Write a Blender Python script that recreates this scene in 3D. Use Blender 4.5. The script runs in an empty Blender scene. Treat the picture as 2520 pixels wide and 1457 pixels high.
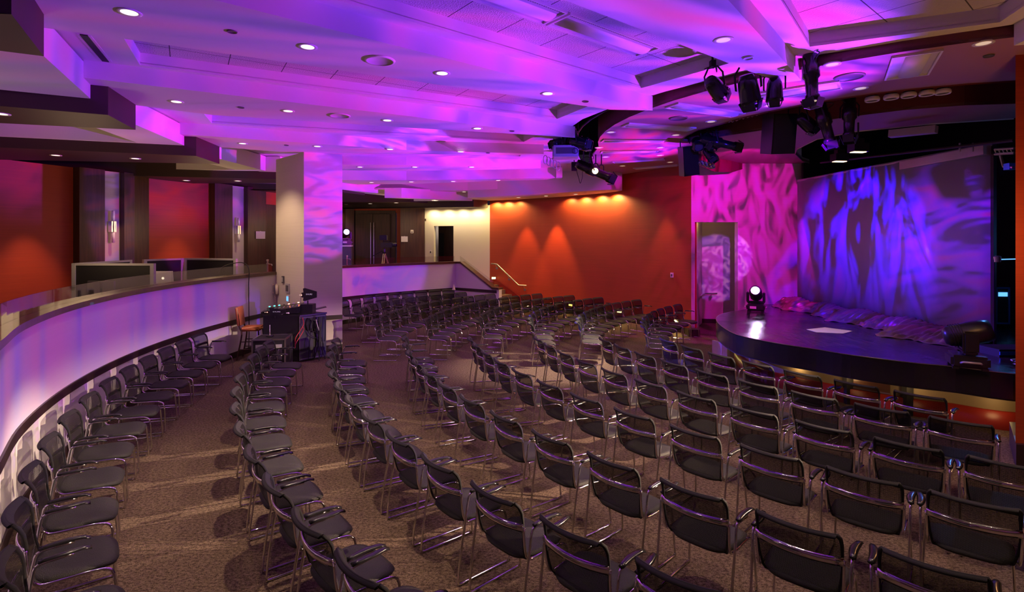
import bpy, bmesh, math, random
from mathutils import Vector, Matrix, Euler
from mathutils.geometry import tessellate_polygon
random.seed(7)
SC = bpy.context.scene
COL = SC.collection
PI = math.pi

# ---------------------------------------------------------------- camera, world, exposure
EYE = 2.56            # eye height above the main floor
F, CX, HY = 1300.0, 1260.0, 592.0   # focal length / centre / horizon in a 2520 px wide frame
cam_d = bpy.data.cameras.new('camera'); cam = bpy.data.objects.new('camera', cam_d); COL.objects.link(cam)
cam.location = (0, 0, EYE); cam.rotation_euler = (PI/2, 0, 0)
cam_d.sensor_width = 36; cam_d.lens = 36*F/2520; cam_d.shift_y = -(728.5-HY)/2520
cam_d.clip_start = .05; cam_d.clip_end = 100
SC.camera = cam
w = bpy.data.worlds.new('world'); SC.world = w; w.use_nodes = True
w.node_tree.nodes['Background'].inputs[0].default_value = (.012, .008, .016, 1)
w.node_tree.nodes['Background'].inputs[1].default_value = 1
SC.view_settings.view_transform = 'Standard'; SC.view_settings.look = 'None'
SC.view_settings.exposure = 0.0; SC.view_settings.gamma = 1.0

def U(px, py, zr):
    """point of the place seen at a photo pixel, lying zr above (or below) eye height"""
    y = zr*F/(HY-py); return ((px-CX)/F*y, y)
def at(px, py, y):
    return Vector(((px-CX)/F*y, y, EYE-(py-HY)/F*y))

# ---------------------------------------------------------------- lights
def lnodes(ld):
    ld.use_nodes = True; nt = ld.node_tree; nt.nodes.clear()
    o = nt.nodes.new('ShaderNodeOutputLight'); e = nt.nodes.new('ShaderNodeEmission'); nt.links.new(e.outputs[0], o.inputs[0])
    return nt, e
def spot(name, loc, tgt, power, col, deg, blend=.3, rad=.05, gobo=None, sc=None, cut=None):
    """gobo = (scale, distortion, seed, [(pos, rgb)...], strength): a patterned glass inside the lamp"""
    ld = bpy.data.lights.new(name, 'SPOT'); o = bpy.data.objects.new(name, ld); COL.objects.link(o)
    o.location = loc; d = Vector(tgt)-Vector(loc); o.rotation_euler = d.to_track_quat('-Z', 'Y').to_euler()
    if sc: o.scale = sc
    ld.energy = power; ld.color = col; ld.spot_size = math.radians(deg); ld.spot_blend = blend; ld.shadow_soft_size = rad
    if gobo:
        sc, dist, seed, ramp, stretch = gobo
        nt, e = lnodes(ld)
        tc = nt.nodes.new('ShaderNodeTexCoord'); mp = nt.nodes.new('ShaderNodeMapping')
        mp.inputs['Location'].default_value = (seed, seed*.7, seed*.3); mp.inputs['Scale'].default_value = stretch
        nz = nt.nodes.new('ShaderNodeTexNoise'); nz.inputs['Scale'].default_value = sc; nz.inputs['Detail'].default_value = 3
        nz.inputs['Distortion'].default_value = dist
        cr = nt.nodes.new('ShaderNodeValToRGB'); els = cr.color_ramp.elements
        while len(els) > 1: els.remove(els[-1])
        els[0].position = ramp[0][0]; els[0].color = (*ramp[0][1], 1)
        for p, c in ramp[1:]:
            k = els.new(p); k.color = (*c, 1)
        nt.links.new(tc.outputs['Normal'], mp.inputs['Vector']); nt.links.new(mp.outputs[0], nz.inputs['Vector'])
        nt.links.new(nz.outputs[0], cr.inputs[0]); nt.links.new(cr.outputs[0], e.inputs[0])
        if cut:      # shutter blade closing the right-hand side of the beam
            sp = nt.nodes.new('ShaderNodeSeparateXYZ'); nt.links.new(tc.outputs['Normal'], sp.inputs[0])
            ab = nt.nodes.new('ShaderNodeMath'); ab.operation = 'ABSOLUTE'; nt.links.new(sp.outputs['Z'], ab.inputs[0])
            dv = nt.nodes.new('ShaderNodeMath'); dv.operation = 'DIVIDE'; nt.links.new(sp.outputs['X'], dv.inputs[0]); nt.links.new(ab.outputs[0], dv.inputs[1])
            ls = nt.nodes.new('ShaderNodeMath'); ls.operation = 'LESS_THAN'; nt.links.new(dv.outputs[0], ls.inputs[0]); ls.inputs[1].default_value = cut
            nt.links.new(ls.outputs[0], e.inputs[1])
    return o
def lamp(name, loc, power, col, rad=.05):
    ld = bpy.data.lights.new(name, 'POINT'); o = bpy.data.objects.new(name, ld); COL.objects.link(o)
    o.location = loc; ld.energy = power; ld.color = col; ld.shadow_soft_size = rad; return o

WARM, AMB, BLU = (1.0, .68, .40), (1.0, .42, .10), (.06, .02, 1.0)
R1 = [(.38, (.08, .003, .55)), (.45, (.26, .015, 1.0)), (.52, (.52, .02, 1.0)), (.60, (.75, .012, .62)), (.68, (.50, .006, .40))]
R2 = [(.36, (.05, .004, .60)), (.45, (.20, .02, 1.0)), (.55, (.50, .04, 1.1)), (.68, (.75, .01, .65))]
# moving heads at both ends of the stage: wide lift over the ceiling, flatter beams to the far ceiling and the curved wall
HL, HR = (5.15, 12.45, 1.46), (6.05, 7.35, 1.50)
spot('wash_left_high', HL, (-3.6, 12.0, 8.6), 2500, (1, 1, 1), 68, .5, .05, (3.2, 1.2, 3, R1, (1, 2.6, 1)))
spot('wash_left_flat', HL, (-4.2, 13.6, 4.6), 5600, (1, 1, 1), 66, .5, .04, (8.0, 1.8, 14, R1, (1, 3.0, 1)), sc=(1, .40, 1))
spot('wash_left_far', HL, (-1.2, 15.6, 4.5), 3000, (1, 1, 1), 54, .6, .04, (7.0, 1.6, 23, [(.38, (.22, .01, 1.0)), (.47, (.62, .012, 1.0)), (.58, (.85, .015, .75)), (.7, (.5, .01, .6))], (1, 3.0, 1)), sc=(1, .5, 1))
spot('wash_right_high', HR, (-4.0, 6.4, 8.9), 2900, (1, 1, 1), 68, .5, .05, (3.0, 1.0, 9, R2, (3.0, 1, 1)))
spot('wash_right_flat', HR, (-4.4, 5.6, 5.6), 2400, (1, 1, 1), 62, .5, .04, (6.0, 1.4, 31, R2, (2.5, 1.2, 1)), sc=(1, .36, 1))
spot('wash_curved_wall', HR, (-5.0, 7.4, .55), 2300, (1, 1, 1), 58, .4, .03, (4.0, .6, 50, [(.38, (.14, .01, 1.0)), (.50, (.38, .06, .80)), (.62, (.60, .05, .70))], (7, .6, 1)), sc=(1, .26, 1))
spot('far_wall_pattern', (2.0, 9.3, 4.25), (-4.2, 17.0, 1.9), 2400, (1, 1, 1), 22, .3, .02, (7, 1.6, 8, [(.40, (.16, .02, 1.0)), (.50, (.60, .04, .90)), (.62, (.70, .10, .70))], (1, 1, 1)))
spot('column_pattern', (2.4, 9.9, 3.9), (-4.4, 12.1, 3.9), 2200, (1, 1, 1), 30, .2, .02, (14, 1.8, 28, [(.40, (.05, .01, .4)), (.48, (.20, .03, 1.0)), (.54, (.62, .04, 1.0)), (.62, (.85, .03, .60))], (1, 1.6, 1)), sc=(.5, 1, 1))
# profile spots on the ring: gobo patterns on screen, pink wall, doorway
RS = [(.43, (.004, .0, .01)), (.49, (.012, .0, .45)), (.57, (.04, .0, 1.0)), (.67, (.16, .0, .7)), (.76, (.30, .10, .05))]
spot('gobo_screen_left', (4.1, 10.2, 4.25), (7.5, 11.6, 2.2), 2500, (1, 1, 1), 62, .4, .02, (4.4, 2.2, 21, RS, (1.6, .5, 1)))
spot('gobo_screen_right', (4.3, 8.0, 4.1), (7.7, 8.9, 2.3), 900, (1, 1, 1), 60, .6, .02, (4.4, 2.4, 5, [(.40, (.01, .0, .15)), (.48, (.10, .0, .9)), (.58, (.20, .0, .85)), (.7, (.34, .0, .45))], (.5, 1.8, 1)))
RP = [(.36, (.08, .0, .05)), (.44, (.40, .0, .24)), (.53, (.80, .0, .55)), (.66, (.80, .0, .85))]
spot('gobo_pink_wall', (5.3, 10.7, 4.3), (5.7, 14.4, 2.6), 780, (1, 1, 1), 80, .12, .02, (4.8, 2.2, 40, RP, (2.0, .6, 1)), cut=.56)
spot('gobo_doorway', (4.6, 10.0, 3.0), (6.3, 16.3, 1.75), 1000, (1, 1, 1), 18, .2, .02, (20, 2.0, 17, [(.40, (.06, .01, .3)), (.5, (.28, .03, .9)), (.62, (.75, .22, 1.0))], (1, 1, 1)))
# blue moving head on the upper level, towards the stage
spot('beam_upper_level', (-5.35, 17.9, 3.05), (3.7, 9.9, .7), 9500, (.10, .05, 1.0), 15, .5, .04)
spot('blue_over_stage', (4.9, 12.0, 4.2), (2.75, 9.5, .7), 900, BLU, 17, .5, .03)
spot('blue_on_ring_cluster', (2.75, 7.1, 4.35), (3.95, 10.8, 4.42), 420, BLU, 18, .4, .03)
spot('blue_on_projector', (2.3, 7.5, 4.35), (1.25, 11.2, 4.38), 380, BLU, 15, .4, .03)
spot('wing_blue_beam', (9.0, 9.6, 3.6), (5.5, 5.8, .6), 260, (.08, .30, 1.0), 26, .5, .03)
# profile spots: white pools on the seats
spot('profile_seats', (1.9, 7.1, 4.25), (-3.5, 5.5, .1), 2400, (1, .76, .52), 26, .5, .05)
spot('profile_seats_far', (3.0, 11.6, 4.2), (.9, 10.9, .3), 2600, (1, .80, .58), 40, .7, .04)
spot('profile_seats_mid', (3.0, 8.0, 4.3), (1.8, 7.2, .3), 300, (1, .75, .55), 80, .6, .05)
spot('stage_front_wash', (3.4, 9.3, 4.25), (5.2, 9.7, .85), 260, (1, .66, .48), 42, .6, .06)
# low warm work light beside the pier, outside the picture, throwing long chair shadows over the carpet
spot('low_side_light', (5.5, 4.4, 1.9), (-2.0, 8.4, -.25), 4600, (1, .70, .48), 100, .5, .02, sc=(1, .17, 1))
# added fill spots brightening the front carpet, without fixtures of their own
for i_, (x_, y_, p_) in enumerate(((1.2, 3.0, 110), (3.3, 3.7, 170), (-1.3, 2.9, 110), (4.6, 4.6, 190), (2.4, 5.2, 70))): spot('down_front_%d' % i_, (x_, y_, 4.5), (x_, y_, 0), p_, (1, .72, .50), 92, .8, .04)
lamp('corridor', (5.6, 15.3, 3.1), 3.5, (1, .60, .22), .08)  # added fill lamp brightening the doorway interior

# ---------------------------------------------------------------- materials
def mat(name, col, rough=.6, metal=0, spec=.5, emit=None, es=0, bump=None, var=None, lines=None, alpha=None, coat=0):
    m = bpy.data.materials.new(name); m.use_nodes = True; nt = m.node_tree; N = nt.nodes; L = nt.links
    b = N['Principled BSDF']; b.inputs['Base Color'].default_value = (*col, 1); b.inputs['Roughness'].default_value = rough
    b.inputs['Metallic'].default_value = metal; b.inputs['Specular IOR Level'].default_value = spec
    b.inputs['Coat Weight'].default_value = coat
    if emit: b.inputs['Emission Color'].default_value = (*emit, 1); b.inputs['Emission Strength'].default_value = es
    tc = N.new('ShaderNodeTexCoord')
    src = None
    if var:      # (scale, amount, (sx,sy,sz))
        mp = N.new('ShaderNodeMapping'); mp.inputs['Scale'].default_value = var[2]
        nz = N.new('ShaderNodeTexNoise'); nz.inputs['Scale'].default_value = var[0]; nz.inputs['Detail'].default_value = 5
        L.new(tc.outputs['Object'], mp.inputs[0]); L.new(mp.outputs[0], nz.inputs[0])
        mx = N.new('ShaderNodeMix'); mx.data_type = 'RGBA'
        a = var[1]
        mx.inputs[6].default_value = (*[max(0, c*(1-a)) for c in col], 1); mx.inputs[7].default_value = (*[min(1, c*(1+a)) for c in col], 1)
        cr = N.new('ShaderNodeValToRGB'); cr.color_ramp.elements[0].position = .3; cr.color_ramp.elements[1].position = .7
        L.new(nz.outputs[0], cr.inputs[0]); L.new(cr.outputs[0], mx.inputs[0]); src = mx.outputs[2]
    if lines:    # (scale along z, darkening)
        mp = N.new('ShaderNodeMapping'); mp.inputs['Scale'].default_value = (.6, .6, lines[0])
        nz = N.new('ShaderNodeTexNoise'); nz.inputs['Scale'].default_value = 1; nz.inputs['Detail'].default_value = 3
        L.new(tc.outputs['Object'], mp.inputs[0]); L.new(mp.outputs[0], nz.inputs[0])
        mx = N.new('ShaderNodeMix'); mx.data_type = 'RGBA'
        mx.inputs[6].default_value = (*[c*(1-lines[1]) for c in col], 1); mx.inputs[7].default_value = (*[min(1, c*(1+lines[1])) for c in col], 1)
        L.new(nz.outputs[0], mx.inputs[0]); src = mx.outputs[2]
    if src: L.new(src, b.inputs['Base Color'])
    if bump:     # (scale, strength, (sx,sy,sz))
        mp = N.new('ShaderNodeMapping'); mp.inputs['Scale'].default_value = bump[2]
        nz = N.new('ShaderNodeTexNoise'); nz.inputs['Scale'].default_value = bump[0]; nz.inputs['Detail'].default_value = 4
        L.new(tc.outputs['Object'], mp.inputs[0]); L.new(mp.outputs[0], nz.inputs[0])
        bp = N.new('ShaderNodeBump'); bp.inputs['Strength'].default_value = bump[1]; bp.inputs['Distance'].default_value = .02
        L.new(nz.outputs[0], bp.inputs['Height']); L.new(bp.outputs[0], b.inputs['Normal'])
    if alpha is not None: b.inputs['Alpha'].default_value = alpha
    return m
M = {}
M['white'] = mat('ceiling_paint', (.74, .71, .70), .75)
M['tan'] = mat('cream_paint', (.66, .60, .50), .75)
M['beige'] = mat('beige_wallpaper', (.62, .56, .50), .7, lines=(90, .10))
M['curve'] = mat('pale_wallpaper', (.70, .66, .66), .65, lines=(80, .04))
M['red'] = mat('red_wallpaper', (.38, .048, .014), .55, lines=(110, .28))
M['redceil'] = mat('red_brown_ceiling_paint', (.42, .20, .22), .6)
M['redfascia'] = mat('dark_red_fascia_paint', (.16, .03, .035), .55)
M['darkwood'] = mat('dark_wood_veneer', (.060, .026, .016), .42, var=(3, .35, (9, 9, .5)))
M['darksoffit'] = mat('dark_brown_paint', (.050, .026, .022), .55)
M['cap'] = mat('walnut_cap', (.085, .036, .022), .28, var=(3, .35, (1, 1, 8)), coat=.3)
M['band'] = mat('dark_brown_band', (.030, .013, .014), .4)
M['black'] = mat('matt_black', (.012, .011, .012), .6)
M['blackgloss'] = mat('black_enamel', (.014, .013, .015), .22)
M['blackpl'] = mat('black_plastic', (.016, .015, .017), .33)
M['mesh'] = mat('black_mesh_fabric', (.016, .015, .017), .6, bump=(500, .5, (1, 1, 1)), spec=.3)
M['seat'] = mat('charcoal_seat_fabric', (.025, .023, .023), .55, bump=(160, .4, (1, 1, 1)), spec=.3)
M['chrome'] = mat('chrome', (.78, .77, .78), .08, metal=1)
M['steel'] = mat('brushed_steel', (.62, .60, .58), .28, metal=1)
M['grey'] = mat('grey_aluminium', (.50, .49, .50), .4, metal=.3)
M['orange'] = mat('orange_leather', (.52, .15, .05), .38, bump=(30, .15, (1, 1, 1)))
M['plate'] = mat('white_plastic', (.75, .72, .68), .4)
M['paper'] = mat('paper', (.80, .78, .80), .7)
M['phone'] = mat('cream_plastic', (.70, .60, .48), .4)
M['grille'] = mat('ceiling_grille', (.60, .56, .58), .7)
M['sensor'] = mat('sensor_grey', (.10, .09, .10), .5)
M['curtain'] = mat('bronze_satin_cloth', (.19, .115, .075), .34, spec=.7)
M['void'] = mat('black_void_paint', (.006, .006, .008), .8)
M['screen'] = mat('projection_cloth', (.40, .39, .43), .7, bump=(1.2, .15, (1, 1, .3)))
M['olive'] = mat('olive_gold_panel', (.26, .20, .12), .55)
M['redkick'] = mat('red_laminate', (.26, .018, .012), .35)
M['lens'] = mat('lit_lens', (1, 1, 1), .4, emit=(1, .86, .62), es=1.4)
M['lensoff'] = mat('lamp_reflector', (.80, .72, .66), .3, emit=(1, .75, .5), es=.5)
M['tube'] = mat('troffer_diffuser', (.82, .80, .80), .5)
M['vlens'] = mat('violet_lit_lens', (1, 1, 1), .3, emit=(.75, .55, 1.0), es=60)
M['blens'] = mat('blue_lit_lens', (1, 1, 1), .3, emit=(.35, .45, 1.0), es=35)
M['warmlens'] = mat('warm_lit_lens', (1, 1, 1), .3, emit=(1.0, .62, .30), es=7)
M['step'] = mat('yellow_step_light_lens', (1, 1, 1), .3, emit=(1.0, .78, .16), es=22)
M['led'] = mat('red_led', (1, .1, .05), .3, emit=(1, .25, .15), es=8)
M['cyan'] = mat('cyan_led', (.1, .9, .8), .3, emit=(.1, .9, .8), es=2.5)
M['bluescr'] = mat('blue_lit_display', (.1, .4, 1), .3, emit=(.12, .42, 1.0), es=1.6)
M['whiteink'] = mat('white_lettering', (.8, .8, .8), .5, emit=(.8, .8, .85), es=.25)  # lettering and sockets get a faint glow of their own
M['redcable'] = mat('red_cable', (.45, .03, .03), .5)
M['bluecase'] = mat('blue_anodised_edge', (.05, .25, .6), .35, metal=.6)  # blue light painted into the metal of the wing gear
# glass rail: clear pane with a slight grey reflection
g = bpy.data.materials.new('rail_glass'); g.use_nodes = True; nt = g.node_tree; nt.nodes.clear()
o_ = nt.nodes.new('ShaderNodeOutputMaterial'); t_ = nt.nodes.new('ShaderNodeBsdfTransparent'); gl = nt.nodes.new('ShaderNodeBsdfGlossy'); mx = nt.nodes.new('ShaderNodeMixShader'); fr = nt.nodes.new('ShaderNodeLayerWeight'); pw_ = nt.nodes.new('ShaderNodeMath'); pw_.operation = 'POWER'; pw_.inputs[1].default_value = 3.5; mr_ = nt.nodes.new('ShaderNodeMapRange'); mr_.inputs[3].default_value = .05; mr_.inputs[4].default_value = .8
t_.inputs[0].default_value = (.90, .90, .88, 1); gl.inputs['Roughness'].default_value = .02; nt.links.new(fr.outputs['Facing'], pw_.inputs[0]); nt.links.new(pw_.outputs[0], mr_.inputs[0])
nt.links.new(mr_.outputs[0], mx.inputs[0]); nt.links.new(t_.outputs[0], mx.inputs[1]); nt.links.new(gl.outputs[0], mx.inputs[2]); nt.links.new(mx.outputs[0], o_.inputs[0]); M['glass'] = g
# mesh backrest: woven net, partly see-through
def netmat(name, thr):
    m = mat(name, (.008, .0075, .008), .6, spec=.15); nt = m.node_tree; N = nt.nodes; L = nt.links; b = N['Principled BSDF']
    tc = [n for n in N if n.type == 'TEX_COORD'][0]
    wv = N.new('ShaderNodeTexWave'); wv.wave_type = 'BANDS'; wv.bands_direction = 'X'; wv.inputs['Scale'].default_value = 55
    wz = N.new('ShaderNodeTexWave'); wz.wave_type = 'BANDS'; wz.bands_direction = 'Z'; wz.inputs['Scale'].default_value = 40
    L.new(tc.outputs['Object'], wv.inputs[0]); L.new(tc.outputs['Object'], wz.inputs[0])
    mu = N.new('ShaderNodeMath'); mu.operation = 'MULTIPLY'; L.new(wv.outputs['Fac'], mu.inputs[0]); L.new(wz.outputs['Fac'], mu.inputs[1])
    mr = N.new('ShaderNodeMapRange'); mr.inputs[1].default_value = .2; mr.inputs[2].default_value = .7; mr.inputs[3].default_value = .90; mr.inputs[4].default_value = thr
    L.new(mu.outputs[0], mr.inputs[0]); L.new(mr.outputs[0], b.inputs['Alpha']); return m
M['net'] = netmat('black_net_backrest', .42)
# carpet: flecked brown with thin darker streaks
def carpet():
    m = mat('brown_flecked_carpet', (.16, .10, .075), .95, spec=.1); nt = m.node_tree; N = nt.nodes; L = nt.links; b = N['Principled BSDF']
    tc = [n for n in N if n.type == 'TEX_COORD'][0]
    n1 = N.new('ShaderNodeTexNoise'); n1.inputs['Scale'].default_value = 110; n1.inputs['Detail'].default_value = 4
    mp = N.new('ShaderNodeMapping'); mp.inputs['Scale'].default_value = (22, 30, 1)
    n2 = N.new('ShaderNodeTexNoise'); n2.inputs['Scale'].default_value = 1.6; n2.inputs['Detail'].default_value = 6
    L.new(tc.outputs['Object'], n1.inputs[0]); L.new(tc.outputs['Object'], mp.inputs[0]); L.new(mp.outputs[0], n2.inputs[0])
    ad = N.new('ShaderNodeMath'); ad.operation = 'ADD'; L.new(n1.outputs[0], ad.inputs[0]); L.new(n2.outputs[0], ad.inputs[1])
    cr = N.new('ShaderNodeValToRGB'); e = cr.color_ramp.elements; e[0].position = .70; e[0].color = (.055, .035, .027, 1); e[1].color = (.20, .138, .10, 1)
    e[1].position = 1.0; dv = N.new('ShaderNodeMath'); dv.operation = 'MULTIPLY'; dv.inputs[1].default_value = .85
    L.new(ad.outputs[0], dv.inputs[0]); L.new(dv.outputs[0], cr.inputs[0]); L.new(cr.outputs[0], b.inputs['Base Color'])
    bp = N.new('ShaderNodeBump'); bp.inputs['Strength'].default_value = .5; bp.inputs['Distance'].default_value = .01; L.new(n1.outputs[0], bp.inputs['Height']); L.new(bp.outputs[0], b.inputs['Normal'])
    return m
M['carpet'] = carpet()
def stagefloor():
    m = mat('worn_black_stage_floor', (.020, .014, .016), .2, spec=.7); nt = m.node_tree; N = nt.nodes; L = nt.links; b = N['Principled BSDF']
    tc = [n for n in N if n.type == 'TEX_COORD'][0]
    mp = N.new('ShaderNodeMapping'); mp.inputs['Scale'].default_value = (14, 1.2, 1); mp.inputs['Rotation'].default_value = (0, 0, 1.45)
    n2 = N.new('ShaderNodeTexNoise'); n2.inputs['Scale'].default_value = 3; n2.inputs['Detail'].default_value = 7
    L.new(tc.outputs['Object'], mp.inputs[0]); L.new(mp.outputs[0], n2.inputs[0])
    n1 = N.new('ShaderNodeTexNoise'); n1.inputs['Scale'].default_value = 1.4; n1.inputs['Detail'].default_value = 6; L.new(tc.outputs['Object'], n1.inputs[0])
    cr = N.new('ShaderNodeValToRGB'); e = cr.color_ramp.elements; e[0].position = .35; e[0].color = (.06, .06, .06, 1); e[1].position = .75; e[1].color = (.32, .32, .32, 1)
    L.new(n1.outputs[0], cr.inputs[0]); L.new(cr.outputs[0], b.inputs['Roughness'])
    c2 = N.new('ShaderNodeValToRGB'); e = c2.color_ramp.elements; e[0].position = .45; e[0].color = (.016, .011, .014, 1); e[1].position = .72; e[1].color = (.10, .075, .07, 1)
    L.new(n2.outputs[0], c2.inputs[0]); L.new(c2.outputs[0], b.inputs['Base Color'])
    bp = N.new('ShaderNodeBump'); bp.inputs['Strength'].default_value = .5; bp.inputs['Distance'].default_value = .01; L.new(n2.outputs[0], bp.inputs['Height']); L.new(bp.outputs[0], b.inputs['Normal'])
    return m
M['stage'] = stagefloor()
def tiles():
    m = mat('acoustic_tile', (.66, .62, .60), .9, bump=(60, .8, (1, 1, 1))); nt = m.node_tree; N = nt.nodes; L = nt.links; b = N['Principled BSDF']
    tc = [n for n in N if n.type == 'TEX_COORD'][0]
    br = N.new('ShaderNodeTexBrick'); br.offset = 0; br.inputs['Scale'].default_value = 1; br.inputs['Brick Width'].default_value = .66; br.inputs['Row Height'].default_value = .66
    br.inputs['Mortar Size'].default_value = .006; br.inputs['Color1'].default_value = (.66, .62, .60, 1); br.inputs['Color2'].default_value = (.64, .60, .58, 1); br.inputs['Mortar'].default_value = (.10, .09, .09, 1)
    L.new(tc.outputs['Object'], br.inputs[0]); L.new(br.outputs[0], b.inputs['Base Color']); return m
M['tiles'] = tiles()

# ---------------------------------------------------------------- geometry helpers
def finish(name, bm, m, parent=None, smooth=False, kind=None):
    bmesh.ops.recalc_face_normals(bm, faces=bm.faces)
    me = bpy.data.meshes.new(name); bm.to_mesh(me); bm.free()
    if smooth:
        for p in me.polygons: p.use_smooth = True
    me.materials.append(M[m] if isinstance(m, str) else m)
    o = bpy.data.objects.new(name, me); COL.objects.link(o)
    if parent: o.parent = parent
    if kind: o['kind'] = kind
    return o
def struct(name, bm, m): return finish(name, bm, m, kind='structure')
def tag(o, label, cat, group=None):
    o['label'] = label; o['category'] = cat
    if group: o['group'] = group
    return o
def thing(name, loc, rz=0, label='', cat='', group=None):
    o = bpy.data.objects.new(name, None); COL.objects.link(o); o.location = loc; o.rotation_euler = (0, 0, rz); o.empty_display_size = .1
    return tag(o, label, cat, group)
def dup(root, loc, rot, label, group=None, scale=None):
    r = root.copy(); COL.objects.link(r); r.location = loc; r.rotation_euler = rot if isinstance(rot, (tuple, Euler)) else (0, 0, rot)
    if scale: r.scale = scale
    tag(r, label, root['category'], group or root.get('group'))
    for ch in list(root.children):
        c = ch.copy(); COL.objects.link(c); c.parent = r
        for g in list(ch.children):
            d = g.copy(); COL.objects.link(d); d.parent = c
    return r
def box(bm, x0, x1, y0, y1, z0, z1, mtx=None, bev=0):
    v = [bm.verts.new((x, y, z)) for z in (z0, z1) for y in (y0, y1) for x in (x0, x1)]
    fs = [bm.faces.new([v[i] for i in f]) for f in ((0, 2, 3, 1), (4, 5, 7, 6), (0, 1, 5, 4), (2, 6, 7, 3), (0, 4, 6, 2), (1, 3, 7, 5))]
    if bev:
        es = list({e for f in fs for e in f.edges})
        r = bmesh.ops.bevel(bm, geom=es, offset=bev, segments=2, affect='EDGES'); v = list({q for f in r['faces'] for q in f.verts} | {q for q in v if q.is_valid})
    if mtx is not None: bmesh.ops.transform(bm, matrix=mtx, verts=[q for q in v if q.is_valid])
    return bm
def prism(bm, pts, z0, z1):
    """vertical prism over a plan polygon; z0/z1 may be lists"""
    n = len(pts); a = z0 if isinstance(z0, (list, tuple)) else [z0]*n; b = z1 if isinstance(z1, (list, tuple)) else [z1]*n
    lo = [bm.verts.new((p[0], p[1], a[i])) for i, p in enumerate(pts)]; hi = [bm.verts.new((p[0], p[1], b[i])) for i, p in enumerate(pts)]
    for i in range(n): j = (i+1) % n; bm.faces.new((lo[i], lo[j], hi[j], hi[i]))
    for ring in (lo, hi):
        tri = tessellate_polygon([[Vector((v.co.x, v.co.y, 0)) for v in ring]])
        for t in tri:
            try: bm.faces.new([ring[k] for k in t])
            except ValueError: pass
    return bm
def plate(bm, outer, holes, z0, z1):
    """horizontal plate with holes, thickness z0..z1"""
    loops = [outer]+holes
    for z in (z0, z1):
        vs = [bm.verts.new((p[0], p[1], z)) for lp in loops for p in lp]
        for t in tessellate_polygon([[Vector((p[0], p[1], 0)) for p in lp] for lp in loops]):
            try: bm.faces.new([vs[k] for k in t])
            except ValueError: pass
    for lp in loops:
        n = len(lp)
        for i in range(n):
            a, b = lp[i], lp[(i+1) % n]
            bm.faces.new([bm.verts.new(c) for c in ((a[0], a[1], z0), (b[0], b[1], z0), (b[0], b[1], z1), (a[0], a[1], z1))])
    bmesh.ops.remove_doubles(bm, verts=bm.verts, dist=1e-4)
    return bm
def tube(bm, pts, r, seg=7, cap=True):
    pts = [Vector(p) for p in pts]; rings = []; n = len(pts); up = None
    for i, p in enumerate(pts):
        d = (pts[min(i+1, n-1)]-pts[max(i-1, 0)]).normalized()
        if up is None: up = d.orthogonal().normalized()
        up = (up-d*up.dot(d)).normalized(); s = d.cross(up)
        rr = r[i] if isinstance(r, (list, tuple)) else r
        rings.append([bm.verts.new(p+(up*math.cos(2*PI*k/seg)+s*math.sin(2*PI*k/seg))*rr) for k in range(seg)])
    for a, b in zip(rings, rings[1:]):
        for k in range(seg): bm.faces.new((a[k], a[(k+1) % seg], b[(k+1) % seg], b[k]))
    if cap: bm.faces.new(rings[0][::-1]); bm.faces.new(rings[-1])
    return bm
def curve_pts(ctrl, n=5):
    """Catmull-Rom through control points"""
    P = [Vector(c) for c in ctrl]; P = [P[0]*2-P[1]]+P+[P[-1]*2-P[-2]]; out = []
    for i in range(1, len(P)-2):
        for k in range(n):
            t = k/n; a, b, c, d = P[i-1:i+3]
            out.append(.5*((2*b)+(c-a)*t+(2*a-5*b+4*c-d)*t*t+(3*b-a-3*c+d)*t**3))
    out.append(P[-2]); return out
def lathe(bm, prof, seg=20, mtx=None):
    rings = []; vs = []
    for r, z in prof:
        if r < 1e-5: v = bm.verts.new((0, 0, z)); rings.append([v]*seg); vs.append(v)
        else:
            rg = [bm.verts.new((r*math.cos(2*PI*k/seg), r*math.sin(2*PI*k/seg), z)) for k in range(seg)]; rings.append(rg); vs += rg
    for a, b in zip(rings, rings[1:]):
        for k in range(seg):
            q = []
            for v in (a[k], a[(k+1) % seg], b[(k+1) % seg], b[k]):
                if v not in q: q.append(v)
            if len(q) > 2: bm.faces.new(q)
    if mtx is not None: bmesh.ops.transform(bm, matrix=mtx, verts=vs)
    return bm
def NB(): return bmesh.new()
def ori(loc, d, roll=0):
    """matrix placing local -Z along d"""
    return Matrix.Translation(loc) @ Vector(d).to_track_quat('-Z', 'Y').to_matrix().to_4x4() @ Matrix.Rotation(roll, 4, 'Z')
def ext(p, q, d):
    """point d metres past q on the plan line p->q"""
    v = Vector((q[0]-p[0], q[1]-p[1])); v.normalize(); return (q[0]+v.x*d, q[1]+v.y*d)
def vpanel(bm, a, b, z0, z1, th, off=0):
    """upright slab between two plan points; off pushes it along the left normal"""
    v = Vector((b[0]-a[0], b[1]-a[1])).normalized(); n = Vector((-v.y, v.x)); A = Vector(a[:2])+n*off; B = Vector(b[:2])+n*off
    return prism(bm, [A, B, B+n*th, A+n*th], z0, z1)
C0 = Vector((7.23, 10.5))      # centre of the round room
def pol(deg, r): return (C0.x+r*math.cos(math.radians(deg)), C0.y+r*math.sin(math.radians(deg)))

# ---------------------------------------------------------------- floors
bm = NB(); prism(bm, [(-6.6, -2), (10, -2), (10, 24), (-6.6, 24)], -.12, 0); struct('floor', bm, 'carpet')

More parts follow.
